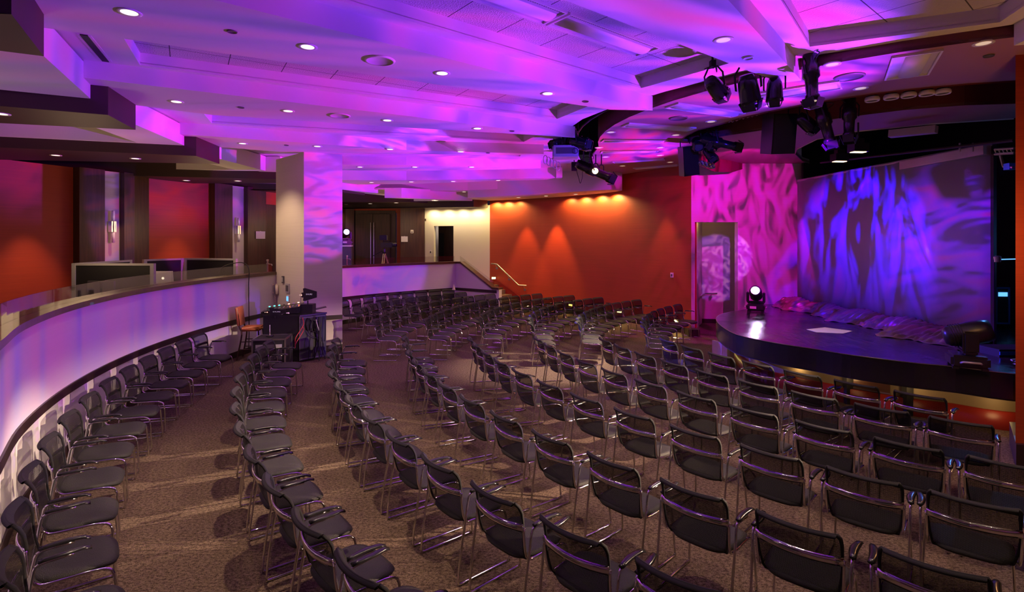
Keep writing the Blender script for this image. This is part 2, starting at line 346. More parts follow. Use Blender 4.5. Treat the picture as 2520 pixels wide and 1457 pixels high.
# ---------------------------------------------------------------- curved half wall with cap and glass rail
WALL = [(226, 13.9), (222, 13.35), (218, 12.93), (211, 12.90), (205, 13.08), (198, 13.22), (190, 13.30), (182, 13.32), (174.5, 13.32), (168.9, 13.31)]
WALL2 = [(163, 13.55), (158, 13.66), (152, 13.50), (146, 13.22), (140.5, 12.97), (136.2, 12.86)]
def arc(tab, n=4): 
    q = curve_pts([(a, r, 0) for a, r in tab], n); return [(p.x, p.y) for p in q]
def band(bm, A, r0, r1, z0, z1):
    P0 = [pol(a, r+r0) for a, r in A]; P1 = [pol(a, r+r1) for a, r in A]
    rows = [[bm.verts.new((*p, z)) for p in P] for P, z in ((P0, z0), (P1, z0), (P1, z1), (P0, z1))]
    n = len(A)
    for k in range(4):
        a, b = rows[k], rows[(k+1) % 4]
        for i in range(n-1): bm.faces.new((a[i], a[i+1], b[i+1], b[i]))
    for i in (0, n-1): bm.faces.new([rows[k][i] for k in range(4)])
    return bm
A1 = arc(WALL, 8); A2 = arc(WALL2, 6)
MZ = .85    # upper level floor
for A, nm in ((A1, 'left'), (A2, 'back')):
    struct('wall_'+nm, band(NB(), A, 0, .16, 0, 1.72), 'curve')
    struct('trim_1', band(NB(), A, -.035, .30, 1.72, 1.79), 'cap')
    struct('trim_2', band(NB(), A, -.02, 0, .735, .835), 'band')
    struct('baseboard_'+nm, band(NB(), A, -.015, 0, 0, .13), 'band')
# glass panes of the rail, one by one
def panes(A, k, lab):
    i = 0; c = 0
    while i < len(A)-1:
        j = min(i+k, len(A)-1); o = finish('glass_pane', band(NB(), [(a, r) for a, r in A[i:j+1]], .10, .112, 1.79, 1.99), 'glass')
        tag(o, lab % ('%s' % ORD[c]), 'glass pane', 'glass panes of the balcony rail'); i = j; c += 1
ORD = ['first', 'second', 'third', 'fourth', 'fifth', 'sixth', 'seventh', 'eighth', 'ninth', 'tenth', 'eleventh', 'twelfth', 'thirteenth', 'fourteenth', 'fifteenth']
def shrink(A): return A
A1g = [(a, r) for a, r in A1]; A2g = A2
panes(A1g, 9, 'clear glass rail pane on the near curved balcony wall, %s from the camera end')
panes(A2g, 9, 'clear glass rail pane on the far balcony wall behind the column, %s from the column')

# sloped stair wall
cn = pol(136.2, 12.86); en = (-.45, 18.25)
dv = Vector((en[0]-cn[0], en[1]-cn[1])).normalized(); nv = Vector((-dv.y, dv.x))
if nv.y < 0: nv = -nv
def along(t, o=0): return (cn[0]+dv.x*t+nv.x*o, cn[1]+dv.y*t+nv.y*o)
LN = (Vector(en)-Vector(cn)).length
ts = [0, .22, LN-.28, LN]
tops = [1.72, 1.72, .86, .86]
bm = NB(); vs = {}
for s, off in enumerate((0, .16)):
    for i, t in enumerate(ts):
        p = along(t, off); vs[s, i, 0] = bm.verts.new((*p, 0)); vs[s, i, 1] = bm.verts.new((*p, tops[i]))
for i in range(3):
    for s in (0, 1): bm.faces.new((vs[s, i, 0], vs[s, i+1, 0], vs[s, i+1, 1], vs[s, i, 1]))
    bm.faces.new((vs[0, i, 1], vs[0, i+1, 1], vs[1, i+1, 1], vs[1, i, 1]))
bm.faces.new((vs[0, 3, 0], vs[1, 3, 0], vs[1, 3, 1], vs[0, 3, 1])); bm.faces.new((vs[0, 0, 0], vs[1, 0, 0], vs[1, 0, 1], vs[0, 0, 1]))
struct('wall_stair', bm, 'curve')
bm = NB()
for i in range(3):
    q = [(*along(ts[i], -.03), tops[i]), (*along(ts[i+1], -.03), tops[i+1]), (*along(ts[i+1], .24), tops[i+1]), (*along(ts[i], .24), tops[i])]
    lo = [bm.verts.new(p) for p in q]; hi = [bm.verts.new((p[0], p[1], p[2]+.07)) for p in q]
    bm.faces.new(lo); bm.faces.new(hi)
    for k in range(4): bm.faces.new((lo[k], lo[(k+1) % 4], hi[(k+1) % 4], hi[k]))
struct('trim_3', bm, 'cap')
bm = NB(); vpanel(bm, along(0), along(LN-.1), .735, .835, .02, 0 if nv.dot(Vector((-dv.y, dv.x))) < 0 else -.02); struct('trim_4', bm, 'band')
bm = NB()
q = [(*along(.1, .1), 1.79), (*along(LN-.3, .1), .95), (*along(LN-.3, .1), 1.12), (*along(.1, .1), 1.99)]
f0 = [bm.verts.new(p) for p in q]; f1 = [bm.verts.new((p[0]+nv.x*.012, p[1]+nv.y*.012, p[2])) for p in q]
bm.faces.new(f0); bm.faces.new(f1[::-1])
for k in range(4): bm.faces.new((f0[k], f0[(k+1) % 4], f1[(k+1) % 4], f1[k]))
tag(finish('glass_pane', bm, 'glass'), 'sloping clear glass pane above the stair wall', 'glass pane')

# upper level floor and side fill
mz = [pol(a, r+.16) for a, r in A1]+[pol(a, r+.16) for a, r in A2]+[along(.4, .17), (-.9, 20.5), (-.9, 24), (-14, 24), (-14, -2), (-4, -2)]
bm = NB(); prism(bm, mz, .3, MZ); struct('floor', bm, 'carpet')
# stairs
bm = NB()
for i in range(5):
    z = MZ-.17*i
    if z > .05:
        a = along(.35+.3*i, .17); b = along(.35+.3*(i+1), .17); prism(bm, [a, b, (b[0]+nv.x*1.9, b[1]+nv.y*1.9), (a[0]+nv.x*1.9, a[1]+nv.y*1.9)], 0, z)
struct('floor', bm, 'carpet')

# ---------------------------------------------------------------- column
col = [(-4.70, 11.93), (-3.95, 12.30), (-4.35, 13.35), (-5.83, 13.05)]
bm = NB(); prism(bm, col, 0, EYE+2.0); struct('wall_column', bm, 'beige')
bm = NB(); vpanel(bm, col[0], col[1], .735, .835, .02, -.02); struct('trim_5', bm, 'band')
bm = NB(); vpanel(bm, col[0], col[1], 0, .15, .02, -.02); struct('baseboard_column', bm, 'band')

# ---------------------------------------------------------------- red wall, upper-level walls
RW = [(4.87, 14.35), (4.32, 15.4), (3.68, 16.5), (2.95, 17.5), (2.09, 18.5), (1.05, 19.45), (.05, 20.15), (-.87, 20.7)]
RWs = [(p.x, p.y) for p in curve_pts([(x, y, 0) for x, y in RW], 4)]
def ribbon(bm, P, th, z0, z1):
    """wall along plan points, thickness to the right of travel"""
    n = len(P); N_ = []
    for i in range(n):
        a, b = P[max(i-1, 0)], P[min(i+1, n-1)]; v = Vector((b[0]-a[0], b[1]-a[1])).normalized(); N_.append((v.y*th, -v.x*th))
    rows = [[bm.verts.new((p[0]+(N_[i][0] if s else 0), p[1]+(N_[i][1] if s else 0), z)) for i, p in enumerate(P)] for s, z in ((0, z0), (1, z0), (1, z1), (0, z1))]
    for k in range(4):
        for i in range(n-1): bm.faces.new((rows[k][i], rows[k][i+1], rows[(k+1) % 4][i+1], rows[(k+1) % 4][i]))
    for i in (0, n-1): bm.faces.new([rows[k][i] for k in range(4)])
    return bm
struct('wall_right', ribbon(NB(), RWs, .2, 0, EYE+2.3), 'red')
struct('baseboard_right', ribbon(NB(), [(x-.015, y-.012) for x, y in RWs[:-8]], .02, 0, .16), 'band')
# sloping dark base beside the stairs
def rwz(px): # plan point of the red wall at a picture column
    for a, b in zip(RWs, RWs[1:]):
        ka, kb = a[0]/a[1], b[0]/b[1]; k = (px-CX)/F
        if (ka-k)*(kb-k) <= 0: t = (ka-k)/(ka-kb); return (a[0]+(b[0]-a[0])*t, a[1]+(b[1]-a[1])*t)
p0, p1, p2 = rwz(1216), rwz(1262), rwz(1310)
bm = NB()
for (a, b, za, zb) in ((p0, p2, 1.12, .16),):
    q = [(a[0]-.03, a[1]-.03), (b[0]-.03, b[1]-.03), b, a]; prism(bm, q, 0, [za, zb, zb, za])
struct('trim_6', bm, 'redkick')
# cream wall with a passage, door wall
def wall_with_hole(a, b, z1, h0, h1, hz, m, name, th=.15, z0=0, hz0=None):
    v = Vector((b[0]-a[0], b[1]-a[1])); L = v.length; v.normalize(); P = lambda t: (a[0]+v.x*t, a[1]+v.y*t)
    bm = NB(); vpanel(bm, P(0), P(h0), z0, z1, th); vpanel(bm, P(h1), P(L), z0, z1, th); vpanel(bm, P(h0), P(h1), hz, z1, th)
    return struct(name, bm, m), P
K = lambda px: (px-CX)/F
ca, cb = (-3.55, 21.5), (-.87, 20.7)
def tline(a, b, px):
    k = K(px); dx, dy = b[0]-a[0], b[1]-a[1]; return (k*a[1]-a[0])/(dx-k*dy)*math.hypot(dx, dy)
h0, h1 = tline(ca, cb, 1068), tline(ca, cb, 1116)
hz = EYE+(HY-556)*21.2/F
_, P = wall_with_hole(ca, cb, 3.95, h0, h1, hz, 'tan', 'wall_upper')
bm = NB(); a = P(h0); vpanel(bm, (a[0]-.02, a[1]+.05), (-3.12, 22.4), MZ, 3.4, .08); struct('wall_passage', bm, 'white')
bm = NB(); vpanel(bm, (a[0]-.9, a[1]+2.4), (a[0]+2.4, a[1]+1.8), MZ, 3.4, .08); struct('wall_passage', bm, 'darkwood')
bm = NB(); vpanel(bm, (a[0]-.1, a[1]+2.25), (a[0]+.12, a[1]+2.2), MZ, 2.9, .05); struct('door_3', bm, 'black')
bm = NB(); prism(bm, [(a[0]-.9, a[1]+.1), (a[0]+2.4, a[1]+.1), (a[0]+2.4, a[1]+2.6), (a[0]-.9, a[1]+2.6)], 3.35, 3.45); struct('ceiling', bm, 'darksoffit')
bm = NB(); vpanel(bm, (-4.5, 21.3), (-3.55, 21.42), MZ, 3.95, .15); struct('wall_upper', bm, 'darkwood')
# double door wall
da, db = (-6.75, 21.9), (-4.45, 22.1)
bm = NB(); vpanel(bm, da, db, 3.72, 4.3, .2); struct('wall_upper', bm, 'red')
bm = NB(); vpanel(bm, (-7.0, 21.3), (-6.5, 21.75), MZ, 4.2, .1); struct('wall_upper', bm, 'darkwood')
bm = NB(); vpanel(bm, (-4.8, 22.0), (-4.35, 22.05), MZ, 4.2, .1); struct('wall_upper', bm, 'red')
bm = NB(); vpanel(bm, (-6.55, 21.88), (-4.85, 22.0), MZ, 3.80, .08); struct('trim_7', bm, 'darkwood')
dr = thing('double_door', (-5.75, 21.8, MZ), 0, 'tall dark wood double door with long chrome pull handles on upper level', 'door')
for i, (x0, x1) in enumerate(((-.70, 0), (.01, .71))):
    bm = NB(); box(bm, x0, x1, -.03+i*.02, .03+i*.02, 0, 2.8, bev=.004); leaf = finish('door_leaf', bm, 'darkwood', dr)
    hx = -.06 if i == 0 else .07
    bm = NB(); tube(bm, [(hx, -.10, .55), (hx, -.10, 2.45)], .018, 10)
    for z in (.7, 2.3): tube(bm, [(hx, -.02, z), (hx, -.10, z)], .01)
    finish('pull_handle', bm, 'plate', leaf, True)
# left upper wall with red panels, dark piers, white niches
LWa, LWb = Vector((-12.2, 6.5)), Vector((-6.85, 21.3))
lv = (LWb-LWa).normalized()
def lw(px, off=0):
    k = K(px); t = (k*LWa.y-LWa.x)/(lv.x-k*lv.y); p = LWa+lv*t; n = Vector((lv.y, -lv.x)); return (p.x+n.x*off, p.y+n.y*off)
segs = [(-180, 180, 'red', 0, 'wall_left'), (180, 243, 'darkwood', .22, 'wall_left'), (243, 291, 'beige', .05, 'wall_left'), (291, 352, 'darkwood', .22, 'wall_left'),
        (352, 515, 'red', 0, 'wall_left'), (515, 559, 'darkwood', .22, 'wall_left'), (559, 597, 'beige', .05, 'wall_left'), (597, 642, 'darkwood', .22, 'wall_left'), (642, 860, 'darkwood', .0, 'wall_left')]
for x0, x1, m, off, nm in segs:
    bm = NB(); a, b = lw(x0), lw(x1); a2, b2 = lw(x0, off), lw(x1, off)
    v = Vector((b[0]-a[0], b[1]-a[1])).normalized(); n = Vector((v.y, -v.x))
    A_, B_ = Vector(a), Vector(b); prism(bm, [A_+n*off, B_+n*off, B_-n*.25, A_-n*.25], MZ, 4.25); struct(nm, bm, m)
bm = NB(); a, b = lw(640, .12), lw(700, .12); vpanel(bm, a, b, 3.75, 4.2, -.1); struct('trim_8', bm, 'red')

# ---------------------------------------------------------------- pink-lit wall with doorway, corridor
pa, pb = (4.87, 14.35), (11.0, 14.5)
_, P = wall_with_hole(pa, pb, EYE+2.12, .10, 1.28, EYE+.50, 'beige', 'wall_stage_left', .2)
bm = NB(); vpanel(bm, (4.93, 14.5), (5.92, 16.45), 0, 3.6, .1); struct('wall_corridor', bm, 'olive2' if 'olive2' in M else 'beige')
bm = NB(); vpanel(bm, (5.85, 16.45), (9.0, 15.9), 0, 3.6, .1); struct('wall_corridor', bm, 'beige')
bm = NB(); prism(bm, [(4.9, 14.55), (9, 14.6), (9, 17), (5, 17)], 3.5, 3.6); struct('ceiling', bm, 'white')
bm = NB(); vpanel(bm, (5.85, 16.42), (9.0, 15.87), 0, .13, .02); struct('baseboard_corridor', bm, 'band')
bm = NB(); box(bm, 4.70, 5.0, 14.05, 14.36, 0, .19); struct('baseboard_stage', bm, 'band')
# red pier at the right
bm = NB(); prism(bm, [(5.70, 5.98), (7.2, 5.6), (7.8, 6.4), (6.31, 6.62)], .27, EYE+2.1); struct('wall_pier', bm, 'red')
bm = NB(); prism(bm, [(5.66, 5.93), (7.2, 5.55), (7.8, 6.45), (6.28, 6.67)], 0, .27); struct('baseboard_pier', bm, 'band')
# black shell behind the stage
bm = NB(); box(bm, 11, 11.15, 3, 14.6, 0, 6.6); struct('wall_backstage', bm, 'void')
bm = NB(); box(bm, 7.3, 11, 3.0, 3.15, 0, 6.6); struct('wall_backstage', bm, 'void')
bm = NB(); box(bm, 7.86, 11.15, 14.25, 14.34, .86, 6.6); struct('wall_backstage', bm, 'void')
# outer shell so that no daylight-less void shows
bm = NB(); box(bm, -14, 11.2, -2.2, -2, 0, 6); struct('wall_front', bm, 'tan')
bm = NB(); box(bm, 9.9, 10.1, -2, 3, 0, 6); struct('wall_front', bm, 'red')
bm = NB(); box(bm, -14.2, -14, -2, 24, 0, 6); struct('wall_left', bm, 'darkwood')

# ---------------------------------------------------------------- ceiling
Z1, Z2, Z3, ZD, ZW, ZR = 2.0, 2.22, 2.38, 1.63, 1.82, 2.1
ringang = [(290, 5.55), (270, 5.55), (250, 5.52), (230, 5.5), (220, 5.5), (208, 5.6), (198, 5.8), (188, 6.0), (178, 6.15), (168, 6.3)]
inner = [pol(a, r) for a, r in ringang]
outer = [(1.6, 13.2), (2.0, 15.2), (2.3, 17.0), (3.3, 16.7)]
big = inner+outer+[(2.2, 18.6), (.1, 20.3), (-.9, 20.9), (-.9, 23.9), (-14, 23.9), (-14, -2), (11, -2), (11, 5.3)]
holes = {
 'C0': ([(3.41, 6.05), (4.96, 5.37), (3.3, .1), (-.9, .6)], -.88),
 'C1': ([(1.88, 7.70), (2.85, 6.45), (-4.2, .8), (-5.1, 2.06)], .675),
 'C2': ([(.82, 9.65), (1.50, 8.22), (-1.31, 6.72), (-4.02, 5.2), (-4.27, 5.82), (-4.71, 6.69)], .553),
 'C3': ([(.26, 11.9), (.72, 10.5), (-4.85, 8.6), (-5.3, 9.0), (-5.68, 10.0)], .31),
 'C4': ([(.21, 13.95), (.35, 12.75), (-4.2, 12.5), (-4.55, 13.5)], .06)}
bm = NB(); plate(bm, big, [h for h, _ in holes.values()], EYE+Z2, EYE+Z2+.04); struct('ceiling', bm, 'white')
for k, (h, ang) in holes.items():
    # recess sides
    bm = NB(); n = len(h)
    for i in range(n):
        a, b = h[i], h[(i+1) % n]; bm.faces.new([bm.verts.new(c) for c in ((a[0], a[1], EYE+Z2+.03), (b[0], b[1], EYE+Z2+.03), (b[0], b[1], EYE+Z3+.02), (a[0], a[1], EYE+Z3+.02))])
    struct('ceiling', bm, 'white')
    c = h[0]; ca_, sa_ = math.cos(-ang), math.sin(-ang)
    bm = NB(); L = [((x-c[0])*ca_-(y-c[1])*sa_, (x-c[0])*sa_+(y-c[1])*ca_) for x, y in h]
    prism(bm, L, 0, .02); o = struct('ceiling', bm, 'tiles'); o.location = (c[0], c[1], EYE+Z3); o.rotation_euler = (0, 0, ang)
# high dark top over the ring gap
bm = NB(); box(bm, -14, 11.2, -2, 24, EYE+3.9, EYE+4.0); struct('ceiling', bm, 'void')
# beams
def beam(polyg, zb, zt=Z2, m='white', name='ceiling'):
    bm = NB(); prism(bm, polyg, EYE+zb, EYE+zt); return struct(name, bm, m)
u = lambda x, y, z=Z1: U(x, y, z)
# B0
n0, f0_ = u(1972, 198), u(1924, 204)
beam([n0, ext(n0, u(1792, 0), 0) if 0 else u(1792, 0), ext(n0, u(1792, 0), 6), ext(u(1800, 158), u(1662, 105), 6), u(1662, 105), u(1800, 158), u(1845, 176), f0_], Z1)
# B-1 (right edge)
beam([(5.15, 5.42), (6.2, 5.15), (5.2, -1), (3.9, -1)], Z1)
# B1
a, b = u(1606, 272), u(1000, 119); lf = u(109, 68.5)
beam([a, b, ext(a, b, 7), ext(u(334, 99.5), lf, 6), lf, u(334, 99.5), u(1000, 197), u(1501, 270)], Z1)
# B2
d2a, d2b = u(266, 283, ZD), u(333.8, 319.5, ZD)
e2 = u(223, 209); dd = Vector(U(0, 261, ZD))-Vector(d2a)
l2 = (e2[0]+dd.x*3.5, e2[1]+dd.y*3.5); far2 = u(333.8, 259); dd2 = Vector(U(0, 303, ZD))-Vector(d2b)
beam([u(1415, 339), u(1000, 285), u(205, 191), e2, l2, (far2[0]+dd2.x*2.5, far2[1]+dd2.y*2.5), far2, u(521, 283), u(1000, 314), u(1310, 332)], Z1)
# B3
d3a, d3b = u(482.7, 383.8, ZD), u(540, 403.5, ZD)
dn3 = Vector(U(0, 363, ZD))-Vector(d3a); df3 = Vector(U(0, 393, ZD))-Vector(d3b)
e3 = u(457, 337.4); far3 = u(540, 362)
beam([u(1338, 379), u(1000, 369.5), u(441, 330), e3, (e3[0]+dn3.x*1.4, e3[1]+dn3.y*1.4), (far3[0]+df3.x*1.3, far3[1]+df3.y*1.3), far3, u(732, 377), u(1000, 378.5), u(1270, 382)], Z1)
# B4
beam([u(1331, 414), u(1000, 406), u(844, 405), (-6.2, 13.9), (-11, 13.6), (-11, 15.3), (-6.0, 15.1), u(844, 419), u(1000, 421), u(1311, 416)], Z1)
# B5
beam([u(1366, 438, 1.9), u(1000, 444, 1.9), u(844, 443, 1.9), (-9, 16.4), (-9, 18), u(897, 454, 1.9), u(1000, 453, 1.9), u(1345, 442, 1.9)], 1.9)
# B6
beam([u(1430, 457, 1.8), u(1151, 468, 1.8), u(1000, 470.5, 1.8), u(897, 471, 1.8), u(897, 479, 1.8), u(1060, 478, 1.8), u(1151, 478, 1.8), u(1420, 461, 1.8)], 1.8)
# B7 along the red wall
beam([u(1531, 473, 1.5), u(1502, 469, 1.52), u(1151, 487, 1.55), u(1166, 492, 1.55), (-.95, 20.6), (.02, 20.05), (1.0, 19.35), (2.05, 18.4), (2.9, 17.4), (3.3, 16.75)], 1.55, 2.22)
# vertical strips at the beam ends (reveal blades)
for (px, zb, zt, yy) in ((1377, 1.95, 2.2, 15.9), (1423, 1.85, 2.2, 17.0)):
    bm = NB(); box(bm, K(px)*yy-.10, K(px)*yy+.08, yy-.05, yy+.2, EYE+zb-.05, EYE+zt); struct('trim_9', bm, 'white')
# dark soffits over the upper level
def soffit(A_, B_, na, fb, zb, zt=Z1):
    """A_,B_ = corner points over the hall, na/fb = directions of near/far edges"""
    na, fb = Vector(na).normalized(), Vector(fb).normalized()
    p = [A_, B_, (B_[0]+fb.x*9, B_[1]+fb.y*9), (A_[0]+na.x*9, A_[1]+na.y*9)]
    bm = NB(); prism(bm, p, EYE+zb, EYE+zt); return struct('ceiling', bm, 'darksoffit')
A_, B_ = u(28, 35, ZD), u(108, 138.5, ZD)
soffit(A_, B_, Vector(U(0, 33.9, ZD))-Vector(A_), Vector(U(0, 125, ZD))-Vector(B_), ZD)
soffit(d2a, d2b, Vector(U(0, 261, ZD))-Vector(d2a), Vector(U(0, 303, ZD))-Vector(d2b), ZD)
soffit(d3a, d3b, dn3, df3, ZD)
A4, B4 = (-6.15, 14.05), (-6.05, 15.0)
soffit(A4, B4, Vector(u(182, 431, ZD))-Vector(u(673, 442.7, ZD)), Vector(u(349, 452, ZD))-Vector(u(675, 451, ZD)), ZD)
z5 = 1.6; B5 = u(897.5, 480.4, z5); A5 = (-5.7, 17.2)
soffit(A5, B5, Vector(u(516, 476, z5))-Vector(u(673, 478, z5)), Vector(u(595, 484, z5))-Vector(u(675, 486, z5)), z5, 1.95)
z6 = 1.45; B6 = u(1060, 500, z6); A6 = u(1010, 497.5, z6)
soffit(A6, B6, (-1, -.05), Vector(u(874, 509.5, z6))-Vector(B6), z6, 1.85)
z7 = 1.27; B7 = (-.95, 20.45); A7 = u(1166, 511, 1.3)
soffit((-1.45, 20.0), B7, Vector(u(986, 515, z7))-Vector(u(1166, 512.5, z7)), (-1, .12), z7, 1.6)
# white frames between the soffits (each with a cream recess)
def frame(R0, R1, w_, zb, zt, farv, ext_=9, lip=.14):
    """R0->R1 the hall-side edge, w_ strip width, farv direction of the far edge"""
    R0, R1 = Vector(R0), Vector(R1); f = Vector(farv).normalized(); e = (R1-R0).normalized()
    R0 = R0-e*1.1
    bm = NB(); prism(bm, [R0, R1, R1+f*w_, R0+f*w_], EYE+zb, EYE+zt); struct('ceiling', bm, 'white')
    bm = NB(); q = R1-e*lip; prism(bm, [R1+f*w_, R1+f*ext_, q+f*ext_, q+f*w_], EYE+zb, EYE+zt); struct('ceiling', bm, 'white')
    bm = NB(); prism(bm, [R0+f*w_, q+f*w_, q+f*ext_, R0+f*ext_], EYE+zt-.05, EYE+zt); struct('ceiling', bm, 'tan')
frame(u(108, 138.5, ZW), u(222.5, 242.8, ZW), .95, ZW, Z2-.02, Vector(u(0, 220.6, ZW))-Vector(u(222.5, 242.8, ZW)))
frame(u(333.8, 307, ZW), u(457.7, 360, ZW), .75, ZW, Z2-.02, Vector(u(0, 338, ZW))-Vector(u(457.7, 360, ZW)))
frame(u(541, 391, ZW), u(656, 421.3, ZW), .7, ZW, Z2-.02, Vector(u(182, 415, ZW))-Vector(u(656, 421.3, ZW)))
frame((-5.95, 14.9), (-5.75, 16.9), .6, ZW, Z2-.02, (-1, 0))
frame(u(897, 472, 1.68), u(1005, 483.4, 1.68), .6, 1.68, 2.0, (-1, -.03))
frame(u(1060, 490, 1.5), (-1.5, 20.0), .6, 1.5, 1.85, (-1, .05))
# slot diffusers
sl = thing('slot_diffuser', (0, 0, 0), 0, 'black linear air slot in the high white ceiling, left of the nearest tiled recess', 'air vent')
a, b = u(216, 86, Z2), u(269, 151, Z2); bm = NB(); vpanel(bm, a, b, EYE+Z2-.012, EYE+Z2, .07); finish('slot', bm, 'black', sl)
bm = NB(); vpanel(bm, a, b, EYE+Z2-.008, EYE+Z2, .03, .07); vpanel(bm, a, b, EYE+Z2-.008, EYE+Z2, .03, -.03); finish('trim_flange', bm, 'white', sl)

# ring ceiling round the stage
ro = [pol(a, 5.45) for a in range(292, 160, -6)]
slot_o = [(a, 3.62 if a > 190 else 3.75) for a in range(300, 164, -8)]
slot_i = [(300, 2.7), (285, 2.5), (265, 2.3), (245, 2.2), (225, 2.15), (205, 2.25), (190, 2.5), (178, 2.95), (168, 3.55)]
so = [pol(a, r) for a, r in slot_o]
ringpoly = ro+[(2.0, 13.5), (2.3, 15.0), (2.6, 16.4), (3.5, 16.9), (4.4, 15.4), (4.95, 14.45)]+so[::-1]
bm = NB(); prism(bm, ringpoly, EYE+ZR, EYE+ZR+.04); struct('ceiling', bm, 'redceil')
bm = NB()
for q, z0, z1 in ((ro, ZR, ZR+1.2), (so, ZR-.02, ZR+.9)):
    for a, b in zip(q, q[1:]): bm.faces.new([bm.verts.new(c) for c in ((*a, EYE+z0), (*b, EYE+z0), (*b, EYE+z1), (*a, EYE+z1))])
struct('ceiling', bm, 'redfascia')
si = [pol(a, r) for a, r in slot_i]
hole = [u(2495, 291, ZR), u(2290, 304, ZR), u(2103, 323, ZR), u(2010, 342, ZR), u(1962, 366, ZR), u(1957, 378, ZR), u(1975, 395, ZR), u(2003, 404, ZR)]
cen = si+[so[-1], (4.95, 14.4), (7.2, 14.4)]+hole[::-1]
bm = NB(); prism(bm, cen, EYE+ZR, EYE+ZR+.05); struct('ceiling', bm, 'redceil')
bm = NB()
for a, b in zip(si, si[1:]): bm.faces.new([bm.verts.new(c) for c in ((*a, EYE+ZR), (*b, EYE+ZR), (*b, EYE+ZR+.55), (*a, EYE+ZR+.55))])
struct('ceiling', bm, 'redfascia')
bm = NB(); prism(bm, si+so[::-1], EYE+ZR+.5, EYE+ZR+.55); struct('ceiling', bm, 'redfascia')
bm = NB()
for a, b in zip(hole, hole[1:]): bm.faces.new([bm.verts.new(c) for c in ((*a, EYE+ZR-.02), (*b, EYE+ZR-.02), (*b, EYE+ZR+.09), (*a, EYE+ZR+.09))])
struct('trim_10', bm, 'white')
# hanging dark fascia at the far side of the slot
q = [u(1672, 366, ZR), u(1700, 372, ZR), u(1759, 390, ZR), u(1800, 405, 2.0), u(1837, 418, 1.95)]
bm = NB()
dr_ = [.10, .22, .34, .30, .10]
for i in range(4):
    bm.faces.new([bm.verts.new(c) for c in ((*q[i], EYE+ZR-dr_[i]), (*q[i+1], EYE+ZR-dr_[i+1]), (*q[i+1], EYE+ZR), (*q[i], EYE+ZR))])
o = struct('trim_11', bm, 'redfascia'); sm_ = o.modifiers.new('s', 'SOLIDIFY'); sm_.thickness = .03

# ---------------------------------------------------------------- ceiling fittings
def make_downlight(r=.085, glow=None):
    t = thing('downlight', (0, 0, 0), 0, '', 'downlight')
    bm = NB(); lathe(bm, [(r*.78, 0), (r*1.12, -.004), (r*1.15, 0), (r*1.12, .01), (r*.78, .01)], 20); finish('trim_ring', bm, 'plate', t, True)
    bm = NB(); lathe(bm, [(0, .004), (r*.40, .003), (r*.78, -.001)], 16); finish('lamp', bm, glow or 'lens', t, True)
    return t
DLS = {'lit': make_downlight(), 'dim': make_downlight(glow='lensoff')}
used = set()
CN = {'B0': 'on the wide beam nearest the stage-side coffer at upper right', 'B1': 'on the nearest long white beam', 'B2': 'on the second long beam', 'B3': 'on the third long beam',
      'B4': 'on the fourth beam', 'B5': 'on the fifth beam', 'B6': 'on the sixth beam', 'B7': 'under the beam along the red wall', 'R': 'in the red ring ceiling',
      'D1': 'under the second dark soffit from upper left', 'D2': 'under the third dark soffit', 'D3': 'under the fourth dark soffit above the red panels', 'D4': 'under the dark soffit left of the column', 'D5': 'under the dark soffit above the double door'}
SPC = []
def put_lights(code, lst, zr, kind='lit'):
    n = len(lst)
    for i, it in enumerate(lst):
        px, py = it[0], it[1]; x, y = U(px, py, zr); kd = it[2] if len(it) > 2 else kind
        lab = 'round recessed downlight %s%s' % (CN[code], '' if n == 1 else ', %s from the left' % ORD[i])
        src = DLS[kd]; loc = (x, y, EYE+zr-.004)
        if kd not in used: src.location = loc; tag(src, lab, 'downlight', 'recessed downlights'); used.add(kd)
        else: dup(src, loc, 0, lab, 'recessed downlights')
        SPC.append((code, i, loc))
put_lights('B1', [(318, 30), (757, 115), (1088, 180), (1348, 230)], Z1)
put_lights('B0', [(1780, 98)], Z1, 'dim')
put_lights('B2', [(434, 250), (709, 273), (953, 296), (1175, 316)], Z1)
put_lights('B3', [(597, 353), (781, 360), (960, 367), (1134, 373)], Z1)
put_lights('B4', [(886, 411), (1021, 411), (1161, 411)], Z1)
put_lights('B5', [(914, 449), (1012, 447.5), (1115, 446.5), (1226, 444)], 1.9)
put_lights('B6', [(1068, 474), (1142, 472), (1222, 468), (1312, 464)], 1.8)
put_lights('B7', [(1276, 486), (1344, 482), (1417, 478)], 1.55)
RL = sorted([(2048, 158), (2118, 217), (2420, 106), (1896, 259), (1750, 299), (1503, 325), (1663, 332), (1474, 363), (1625, 363), (1490, 386), (1624, 382), (1649, 399), (1532, 408), (1608, 425)])
put_lights('R', RL, ZR, 'dim')
put_lights('D1', [(3, 280)], ZD); put_lights('D2', [(137, 382), (333, 390)], ZD); put_lights('D3', [(338, 444), (458, 444), (585, 445)], ZD)
put_lights('D4', [(623, 481)], z5); put_lights('D5', [(853, 503), (911, 501), (975, 499)], z6)
